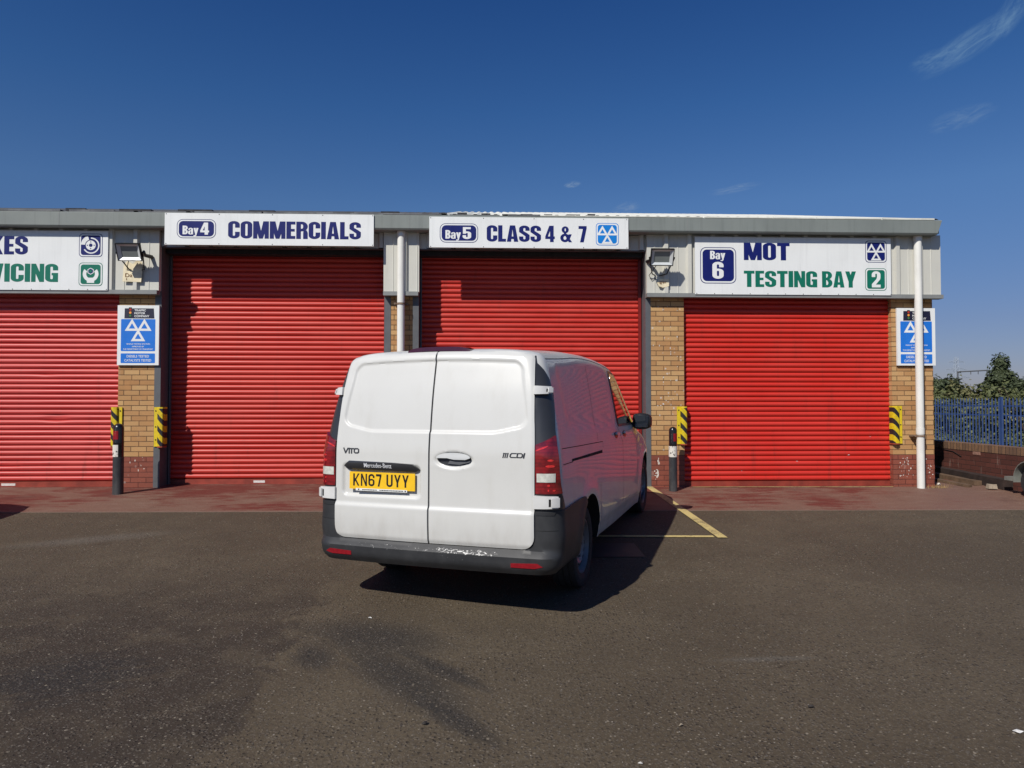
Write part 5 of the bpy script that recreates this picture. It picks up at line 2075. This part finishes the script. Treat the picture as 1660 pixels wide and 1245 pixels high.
def pale_mesh():
    mb = MB()
    w = .034
    pts = [(-w, .010), (-w * .55, 0), (-w * .25, .012), (w * .25, .012), (w * .55, 0), (w, .010)]
    n = len(pts)
    v = []
    for z in (0, 2.42):
        v += [(p[1] + .0, p[0], z) for p in pts]
    v += [(p[1], p[0] * .9, 2.50 if i in (0, 5) else 2.53) for i, p in enumerate(pts)]
    v += [(.006, p[0] * .12, 2.60) for p in pts]
    f = [(j * n + i, j * n + i + 1, (j + 1) * n + i + 1, (j + 1) * n + i) for j in range(3) for i in range(n - 1)]
    return mb.add(v, f)


pm = None
for k in range(70):
    y = 18.95 + k * .153
    if pm is None:
        b0 = MB()
        src = pale_mesh()
        b0.add([(fx0 - .03 + p[0], y + p[1], -1.2 + p[2]) for p in src.v], src.f)
        pm = mesh_obj('pale', b0, mat_fence, fen)
    else:
        o = pm.copy()
        C.objects.link(o)
        o.parent = fen
        o.location = (0, k * .153, random.uniform(-.008, .008))
for y in (18.9, 22.08, 26.2, 30.3):
    mesh_obj('post', MB().box(fx0 - .035, y - .038, -1.3, fx0 + .035, y + .038, 1.42), mat_fence, fen)
for z in (-.75, .83, 1.13):
    mesh_obj('rail', MB().box(fx0 + .005, 18.7, z - .024, fx0 + .045, 30.4, z + .024), mat_fence, fen)

# timbers lying along the wall foot


def plank(x0, y0, x1, y1, z, w, h, mat, label, tilt=0):
    d = Vector((x1 - x0, y1 - y0, 0))
    ln = d.length
    d.normalize()
    nrm = Vector((-d.y, d.x, 0))
    mb = MB()
    n = 10
    r = random.Random(int(x0 * 977 + y0 * 31))
    v = []
    za, zb_ = gz(x0, y0) + z, gz(x1, y1) + z
    for k in range(n + 1):
        t = k / n
        c = Vector((x0, y0, 0)) + d * ln * t
        c.z = za + (zb_ - za) * t
        j = r.uniform(-.006, .006)
        for (a, b_) in ((-w / 2, 0), (w / 2, 0), (w / 2, h), (-w / 2, h)):
            p = c + nrm * (a + j) + Vector((0, 0, b_ + r.uniform(-.003, .003)))
            v.append(tuple(p))
    f = [(4 * k + i, 4 * k + (i + 1) % 4, 4 * (k + 1) + (i + 1) % 4, 4 * (k + 1) + i) for k in range(n) for i in range(4)] + [(3, 2, 1, 0), (4 * n, 4 * n + 1, 4 * n + 2, 4 * n + 3)]
    mb.add(v, f)
    o = mesh_obj('timber_beam', mb, mat, origin=((x0 + x1) / 2, (y0 + y1) / 2, za))
    return tag(o, label, 'timber', 'old timbers along the wall foot')


plank(7.78, 10.3, 7.80, 13.4, .01, .16, .15, mat_timber_dark, 'long dark timber beam lying against the foot of the brick wall')
plank(7.60, 10.7, 7.52, 13.0, .008, .12, .07, mat_timber, 'weathered grey brown plank lying in front of the dark beam')
plank(7.36, 10.55, 7.12, 11.9, .008, .10, .035, mat_timber, 'thin pale board nearest to the workshop corner')
# rubble block
blk = mesh_obj('broken_block', MB().add([(7.50, 10.32, -.04), (7.62, 10.30, -.04), (7.63, 10.40, -.04), (7.51, 10.41, -.04), (7.51, 10.33, .02), (7.61, 10.31, .03), (7.62, 10.39, .02), (7.52, 10.40, .03)], [(3, 2, 1, 0), (4, 5, 6, 7), (0, 1, 5, 4), (1, 2, 6, 5), (2, 3, 7, 6), (3, 0, 4, 7)]), simple('block_grey', S(150, 136, 118), .9, var=.2, vscale=30), origin=(7.56, 10.35, -.04))
tag(blk, 'pale broken masonry block on the ground beside the planks', 'rubble')

# small trailer, mostly beyond the right edge of the frame
mat_tr = simple('trailer_grey_paint', S(120, 122, 116), .5, var=.15, vscale=8)
gzt = gz(8, 9.8)
tr = empty('small_trailer', (7.72, 9.55, gzt), 'grey single axle trailer with rounded mudguard, cut off at the right edge', 'trailer')
x, y, z = 7.66, 9.62, gz(7.66, 9.7) + .215
wt = bpy.data.objects.new('wheel', None)
C.objects.link(wt)
wt.parent = tr
ORG[wt.name] = ORG[tr.name]
mesh_obj('tyre', MB().lathe([(.12, -.06), (.19, -.07), (.212, -.045), (.215, 0), (.212, .045), (.19, .07), (.12, .06)], (x, y, z), 'x', 28), mat_rubber, wt, smooth=40)
mesh_obj('rim', MB().lathe([(.125, -.055), (.11, -.03), (.05, -.035), (.0001, -.05)], (x, y, z), 'x', 24), mat_tr, wt, smooth=30)
mg = MB()
n = 14
for k in range(n + 1):
    a = R(-8 + 196 * k / n)
    for (r_, dx) in ((.285, -.11), (.285, .11), (.273, .11), (.273, -.11)):
        mg.v.append((x + dx, y + r_ * math.cos(a), z + .02 + r_ * math.sin(a)))
for k in range(n):
    for i in range(4):
        mg.f.append((4 * k + i, 4 * k + (i + 1) % 4, 4 * (k + 1) + (i + 1) % 4, 4 * (k + 1) + i))
mg.f += [(3, 2, 1, 0), tuple(4 * n + q for q in (0, 1, 2, 3))]
mg.m = [0] * len(mg.f)
mesh_obj('mudguard', mg, mat_tr, tr, smooth=40)
mesh_obj('chassis', MB().box(7.60, 9.92, z - .01, 7.72, 10.14, z + .045).box(7.54, 8.2, z + .06, 7.57, 9.33, z + .12), mat_tr, tr)
mesh_obj('box_body', MB().box(7.56, 8.1, z + .31, 7.86, 9.55, z + .75), mat_tr, tr)

# ------------------------------------------------------------------ vegetation


def leaf_cloud(mb, blobs, n, size, rnd, fill=.55):
    """scatter leaf faces through lumpy volumes"""
    tot = sum(b[3] * b[4] * b[5] for b in blobs)
    for b in blobs:
        cnt = int(n * b[3] * b[4] * b[5] / tot)
        seed = rnd.uniform(0, 100)
        made = 0
        while made < cnt:
            d = Vector((rnd.gauss(0, 1), rnd.gauss(0, 1), rnd.gauss(0, 1))).normalized()
            r = rnd.random() ** fill
            lump = .80 + .42 * noise.noise(d * 2.1 + Vector((seed, 0, 0))) + .22 * noise.noise(d * 5.3 + Vector((0, seed, 0)))
            p = Vector((b[0] + d.x * b[3] * r * lump, b[1] + d.y * b[4] * r * lump, b[2] + d.z * b[5] * r * lump))
            if noise.noise(p * (1.6 / max(.4, min(b[3], 2.5))) + Vector((seed, seed, 0))) < -.18:
                if rnd.random() < .75:
                    made += .4
                    continue
            made += 1
            s = size * rnd.uniform(.6, 1.35)
            nrm = (d + Vector((rnd.uniform(-1, 1), rnd.uniform(-1, 1), rnd.uniform(-.5, 1.2))) * .9).normalized()
            a = nrm.cross(Vector((rnd.uniform(-1, 1), rnd.uniform(-1, 1), rnd.uniform(-1, 1)))).normalized()
            c_ = nrm.cross(a)
            mb.add([tuple(p - a * s), tuple(p + c_ * s * .55), tuple(p + a * s), tuple(p - c_ * s * .55)], [(0, 1, 2, 3)])
    return mb


def shrub(x, y, z0, rx, ry, h, n, size, mat, label, seed, group):
    rnd = random.Random(seed)
    t = empty('scrub_bush', (x, y, z0), label, 'bush', group)
    blobs = []
    for k in range(7):
        bx, by = x + rnd.uniform(-.6, .6) * rx, y + rnd.uniform(-.6, .6) * ry
        bh = h * rnd.uniform(.55, .80)
        blobs.append((bx, by, z0 + bh * rnd.uniform(.55, .75), rx * rnd.uniform(.38, .6), ry * rnd.uniform(.38, .6), bh * rnd.uniform(.38, .55)))
    mesh_obj('foliage', leaf_cloud(MB(), blobs, n, size, rnd), mat, t)
    st = MB()
    for k in range(5):
        a = rnd.uniform(0, 6.28)
        st.tube([(x, y, z0 - .1), (x + .25 * rx * math.cos(a), y + .25 * ry * math.sin(a), z0 + h * .35), (x + .5 * rx * math.cos(a), y + .5 * ry * math.sin(a), z0 + h * .7)], [.05, .035, .012], 6)
    mesh_obj('stems', st, mat_tree_trunk, t, smooth=50)
    return t


grp = 'scrub bushes beyond the fence'
bush_specs = [
    (25.5, 39.0, 3.4, 3.0, 5.6, 'olive bush just right of the workshop corner, above the fence', mat_bush_a),
    (29.0, 41.0, 3.4, 3.0, 5.0, 'low yellow green bush under the notch of sky', mat_bush_a),
    (30.0, 37.8, 3.4, 3.0, 6.0, 'broad green bush below the dark tall tree', mat_bush_b),
    (31.5, 36.6, 3.4, 3.0, 6.4, 'sunlit olive bush at the right edge of the frame', mat_bush_a),
    (34.5, 38.5, 3.6, 3.0, 7.2, 'taller dark green bush behind the sunlit olive bush at the right edge', mat_bush_b),
    (22.8, 36.5, 3.2, 2.6, 5.2, 'green bush partly hidden behind the brick corner pillar', mat_bush_b),
]
for i, (x, y, rx, ry, h, lab, mt) in enumerate(bush_specs):
    shrub(x, y, -1.25, rx, ry, h * .80, 9000, .115, mt, lab, 20 + i, grp)
hm = MB()
rnd = random.Random(77)
blobs = [(19.6 + .35 * k + rnd.uniform(-.4, .4), 30.4 - 1.15 * k + rnd.uniform(-.3, .3), -.55 + rnd.uniform(0, .25), .9, .9, .75) for k in range(11)]
leaf_cloud(hm, blobs, 9000, .07, rnd)
hb = mesh_obj('bramble_thicket', hm, mat_bush_b, origin=(22, 26, -1.25))
tag(hb, 'dark bramble thicket growing close behind the blue palisade fence', 'undergrowth', kind='stuff')


def tree(x, y, z0, trunk_h, blobs, n, size, mat, label, seed, group):
    rnd = random.Random(seed)
    t = empty('broadleaf_tree', (x, y, z0), label, 'tree', group)
    top = max(b[2] for b in blobs)
    tk = MB().tube([(x, y, z0 - .2), (x + .05, y, z0 + trunk_h * .5), (x, y + .05, z0 + trunk_h), (x + .1, y, top)], [.28, .24, .20, .05], 10)
    for b in blobs:
        tk.tube([(x, y, z0 + trunk_h * rnd.uniform(.6, 1)), ((x + b[0]) / 2, (y + b[1]) / 2, (z0 + trunk_h + b[2]) / 2), (b[0], b[1], b[2])], [.12, .08, .03], 6)
    mesh_obj('trunk', tk, mat_tree_trunk, t, smooth=50)
    mesh_obj('crown', leaf_cloud(MB(), blobs, n, size, rnd, .5), mat, t)


def tdir(px, d):
    a = math.atan((px - 830) / 1151.0) + R(2.2)
    return d * math.sin(a), d * math.cos(a)


tg = 'dark trees on the skyline'
x, y = tdir(1624, 128)
tree(x, y, -1.2, 3.0, [(x - .2, y, 6.6, 1.55, 1.6, 2.1), (x - .5, y, 4.9, 1.9, 1.8, 1.7), (x + .9, y, 4.6, 1.8, 1.8, 1.8), (x + 1.9, y, 3.4, 1.8, 1.8, 1.6), (x - 1.0, y + .5, 3.4, 1.8, 1.8, 1.5)], 11000, .20, mat_tree_a, 'tallest dark rounded tree standing above the bushes near the right edge', 5, tg)
x, y = tdir(1540, 105)
tree(x, y, -1.2, 2.0, [(x, y, 3.2, 1.5, 1.6, 1.7), (x - 1.6, y, 2.9, 1.7, 1.6, 1.8), (x + .8, y, 2.3, 1.5, 1.6, 1.6), (x - 3.0, y, 2.7, 1.7, 1.6, 1.7)], 9000, .17, mat_tree_a, 'dark tree close to the workshop corner left of the pylon', 6, tg)
x, y = tdir(1668, 118)
tree(x, y, -1.2, 2.0, [(x, y, 3.0, 2.4, 2.0, 2.0), (x - 2.0, y, 2.4, 2.2, 2.0, 1.8), (x + 2.0, y, 3.0, 2.4, 2.0, 2.0)], 7000, .19, mat_tree_a, 'lower dark tree running out of the frame at the right edge', 9, tg)

# pylon and railway portal far behind
x0, y0 = tdir(1551, 520)
py = empty('electricity_pylon', (x0, y0, -2), 'distant steel lattice electricity pylon on the skyline', 'pylon')
lat = MB()
H = 31.5
hwid = lambda z: .7 + 2.8 * (1 - z / H) ** 1.3
for sx in (-1, 1):
    for sy in (-1, 1):
        lat.tube([(x0 + sx * hwid(z), y0 + sy * hwid(z), -2 + z) for z in (0, 8, 16, 22, 27, H)], .13, 4)
zl = [0, 6, 11, 15.5, 19.5, 23, 26, 28.5, 30.5]
for a, b_ in zip(zl[:-1], zl[1:]):
    for sy in (-1, 1):
        lat.tube([(x0 - hwid(a), y0 + sy * hwid(a), -2 + a), (x0 + hwid(b_), y0 + sy * hwid(b_), -2 + b_)], .085, 4)
        lat.tube([(x0 + hwid(a), y0 + sy * hwid(a), -2 + a), (x0 - hwid(b_), y0 + sy * hwid(b_), -2 + b_)], .085, 4)
mesh_obj('lattice_tower', lat, mat_steelgrey, py)
for z, w in ((18.5, 8.6), (23.5, 6.8), (28.2, 5.2)):
    am = MB()
    for s in (-1, 1):
        am.tube([(x0, y0, -2 + z + 1.3), (x0 + s * w, y0, -2 + z)], .10, 4)
        am.tube([(x0, y0, -2 + z), (x0 + s * w, y0, -2 + z)], .10, 4)
        am.tube([(x0 + s * w, y0, -2 + z), (x0 + s * w, y0, -2 + z - 1.6)], .07, 4)
    mesh_obj('cross_arm', am, mat_steelgrey, py)
xa, ya = tdir(1553, 152)
xb, yb2 = tdir(1601, 150)
ga = empty('railway_gantry', ((xa + xb) / 2, (ya + yb2) / 2, -1.2), 'thin dark railway portal beam spanning between the bushes', 'gantry')
mesh_obj('beam', MB().tube([(xa, ya, 6.75), (xb, yb2, 6.85)], .13, 6), mat_steel, ga)
for t in (0.0, 1.0):
    mesh_obj('post', MB().tube([(xa + (xb - xa) * t, ya + (yb2 - ya) * t, -1.2), (xa + (xb - xa) * t, ya + (yb2 - ya) * t, 6.85)], .13, 6), mat_steel, ga)
for t in (.45, .70):
    mesh_obj('drop_bracket', MB().tube([(xa + (xb - xa) * t, ya + (yb2 - ya) * t, 6.8), (xa + (xb - xa) * t, ya + (yb2 - ya) * t, 6.2)], .07, 5), mat_steel, ga)

# ------------------------------------------------------------------ car just outside the left edge (its shadow reaches into the yard)
mat_car = simple('car_dark_blue', (.02, .03, .06), .25, coat=1.0)
car = empty('parked_car', (-8.1, 7.85, gz(-8.1, 7.85)), 'dark hatchback parked just beyond the left edge of the frame', 'car')
secs = [(-10.15, .50, .80, .62), (-9.95, .32, .98, .78), (-9.5, .24, 1.36, .84), (-8.9, .22, 1.45, .86), (-8.1, .22, 1.46, .87), (-7.55, .22, 1.36, .87), (-7.15, .22, 1.02, .86), (-6.55, .23, .93, .83), (-6.2, .26, .84, .74), (-6.02, .36, .66, .60)]
mb = MB()
nn = 24
yc = 7.95
for (x, za, zt, w) in secs:
    g0 = gz(x, yc)
    for k in range(nn):
        a = 2 * math.pi * k / nn - math.pi / 2
        c_, s_ = math.cos(a), math.sin(a)
        zz = (za + zt) / 2 + (zt - za) / 2 * math.copysign(abs(s_) ** .75, s_)
        ww = w * math.copysign(abs(c_) ** .45, c_)
        if zz > .92:
            ww *= 1 - .30 * (zz - .92) / .5
        mb.v.append((x, yc + ww, g0 + zz))
for j in range(len(secs) - 1):
    for k in range(nn):
        mb.f.append((j * nn + k, j * nn + (k + 1) % nn, (j + 1) * nn + (k + 1) % nn, (j + 1) * nn + k))
mb.f += [tuple(range(nn - 1, -1, -1)), tuple(range((len(secs) - 1) * nn, len(secs) * nn))]
mb.m = [0] * len(mb.f)
mesh_obj('body', mb, mat_car, car, smooth=60)
for sy in (-1, 1):
    g0 = gz(-8, yc)
    yy = yc + sy * .80
    mesh_obj('window', MB().box(-9.4, yy - .01, g0 + .98, -7.45, yy + .01, g0 + 1.22), mat_glass_dark, car)
    mi = MB().lathe([(.0001, -.05), (.07, -.04), (.09, 0), (.08, .04), (.0001, .06)], (-7.20, yc + sy * .98, g0 + .98), 'x', 14)
    mesh_obj('mirror', mi, mat_black, car, smooth=50)
    for xx in (-9.35, -6.85):
        wv = MB().lathe([(.0001, -.1), (.2, -.1), (.29, -.1), (.31, -.07), (.31, .07), (.29, .1), (.0001, .1)], (xx, yc + sy * .74, gz(xx, yc) + .31), 'y', 28)
        mesh_obj('wheel', wv, mat_rubber, car, smooth=40)

# ------------------------------------------------------------------ small things on the ground
mb = MB()
for (a, b_) in ((0, 0),):
    x0, y0, x1, y1 = .98, 6.70, 1.52, 7.22
    mb.add([(x, y, gz(x, y) + .006) for x, y in ((x0, y0), (x1, y0), (x1, y1), (x0, y1))], [(0, 1, 2, 3)])
mh, nt, b = newmat('iron_cover')
oc = coords(nt)
ck_ = N(nt, 'ShaderNodeTexChecker', i_Scale=36.0)
L(nt, oc, ck_.inputs['Vector'])
L(nt, MIX(nt, noise_n(nt, oc, 8, 4), (.035, .033, .032), (.075, .068, .06)), b.inputs['Base Color'])
b.inputs['Roughness'].default_value = .6
bump(nt, b, ck_.outputs['Fac'], .6, .004)
o = struct('manhole_cover', mb, mh)


rnd = random.Random(99)
chips = MB()
for k in range(15000):
    y = 2.75 + 6.0 * rnd.random() ** 1.7
    x = rnd.uniform(-.80, .80) * (y + .6) + .04 * y
    if noise.noise(Vector((x * .7, y * .7, 3.1))) < rnd.uniform(-.7, .25):
        continue
    g = gz(x, y)
    r_ = rnd.uniform(.0035, .0095) * (1.35 if rnd.random() < .12 else 1)
    h_ = r_ * rnd.uniform(.10, .40)
    a0_ = rnd.uniform(0, 6.28)
    el_ = rnd.uniform(.5, 1)
    n_ = 5
    ring_ = [(x + r_ * math.cos(a0_ + 6.283 * i / n_) * rnd.uniform(.75, 1.15), y + r_ * el_ * math.sin(a0_ + 6.283 * i / n_) * rnd.uniform(.75, 1.15), g - .001) for i in range(n_)]
    top_ = [(x + (p[0] - x) * .65, y + (p[1] - y) * .65, g + h_ * rnd.uniform(.7, 1.1)) for p in ring_]
    chips.add(ring_ + top_, [(i, (i + 1) % n_, n_ + (i + 1) % n_, n_ + i) for i in range(n_)] + [tuple(range(n_, 2 * n_))])
mch, nt, b = newmat('stone_chippings')
gi = N(nt, 'ShaderNodeNewGeometry')
cr_ = N(nt, 'ShaderNodeValToRGB')
cr_.color_ramp.elements[0].color = (.040, .031, .024, 1)
cr_.color_ramp.elements[1].color = (.19, .158, .118, 1)
e_ = cr_.color_ramp.elements.new(.6)
e_.color = (.092, .073, .052, 1)
L(nt, gi.outputs['Random Per Island'], cr_.inputs[0])
L(nt, cr_.outputs[0], b.inputs['Base Color'])
b.inputs['Roughness'].default_value = .75
o = mesh_obj('stone_chippings', chips, mch, origin=(0, 4, gz(0, 4)))
tag(o, 'small stone chippings worn loose in the tarmac surface of the yard', 'gravel', kind='stuff')


def litter(x, y, s, seed, label, col, flatness=.35):
    r = random.Random(seed)
    g = gz(x, y)
    pts = [(x + s * math.cos(2 * math.pi * k / 7) * r.uniform(.4, 1.1), y + s * math.sin(2 * math.pi * k / 7) * r.uniform(.3, .9), g + .004 + s * flatness * r.random()) for k in range(7)]
    mb = MB().add(pts + [(x, y, g + .006 + s * flatness * 1.2), (x, y, g + .003)], [(k, (k + 1) % 7, 7) for k in range(7)] + [((k + 1) % 7, k, 8) for k in range(7)])
    o = mesh_obj('litter_scrap', mb, simple('scrap_%d' % seed, S(*col), .7, var=.2, vscale=60), origin=(x, y, g))
    return tag(o, label, 'litter', 'scraps of litter on the yard')


litter(-.811, 5.113, .020, 1, 'tiny white scrap on the dark stain behind the van', (225, 222, 215))
litter(2.63, 3.448, .030, 2, 'white feather like scrap near the bottom right corner', (225, 222, 215), .15)
litter(.704, 3.22, .016, 3, 'pale scrap at the bottom edge of the frame, right of centre', (200, 196, 188))
litter(7.02, 10.75, .04, 4, 'white curled scrap on the red concrete by the wall', (225, 220, 210), .8)
litter(-.30, 3.60, .020, 5, 'dark stone lying on the yard behind the van', (40, 34, 30), .6)
litter(1.72, 3.72, .020, 6, 'dark stone lying on open tarmac in the right half of the yard', (40, 34, 30), .6)
litter(.98, 3.55, .016, 7, 'small buff pebble on the open tarmac right of centre', (150, 138, 120), .6)

# dry weeds at the foot of the right hand pillar
wd = MB()
rnd = random.Random(12)
for k in range(90):
    x, y = rnd.gauss(6.86, .10), 10.56 - abs(rnd.gauss(0, .06))
    g = gz(x, y)
    h = rnd.uniform(.02, .075)
    dx, dy = rnd.uniform(-.04, .04), rnd.uniform(-.04, .04)
    wd.add([(x - .003, y, g), (x + .003, y, g), (x + dx, y + dy, g + h)], [(0, 1, 2)])
o = mesh_obj('dry_weed_tuft', wd, simple('dry_grass', S(160, 132, 84), .9, var=.3, vscale=30), origin=(6.86, 10.5, gz(6.86, 10.5)))
tag(o, 'dry straw coloured weeds at the foot of the right hand pillar', 'weeds', kind='stuff')
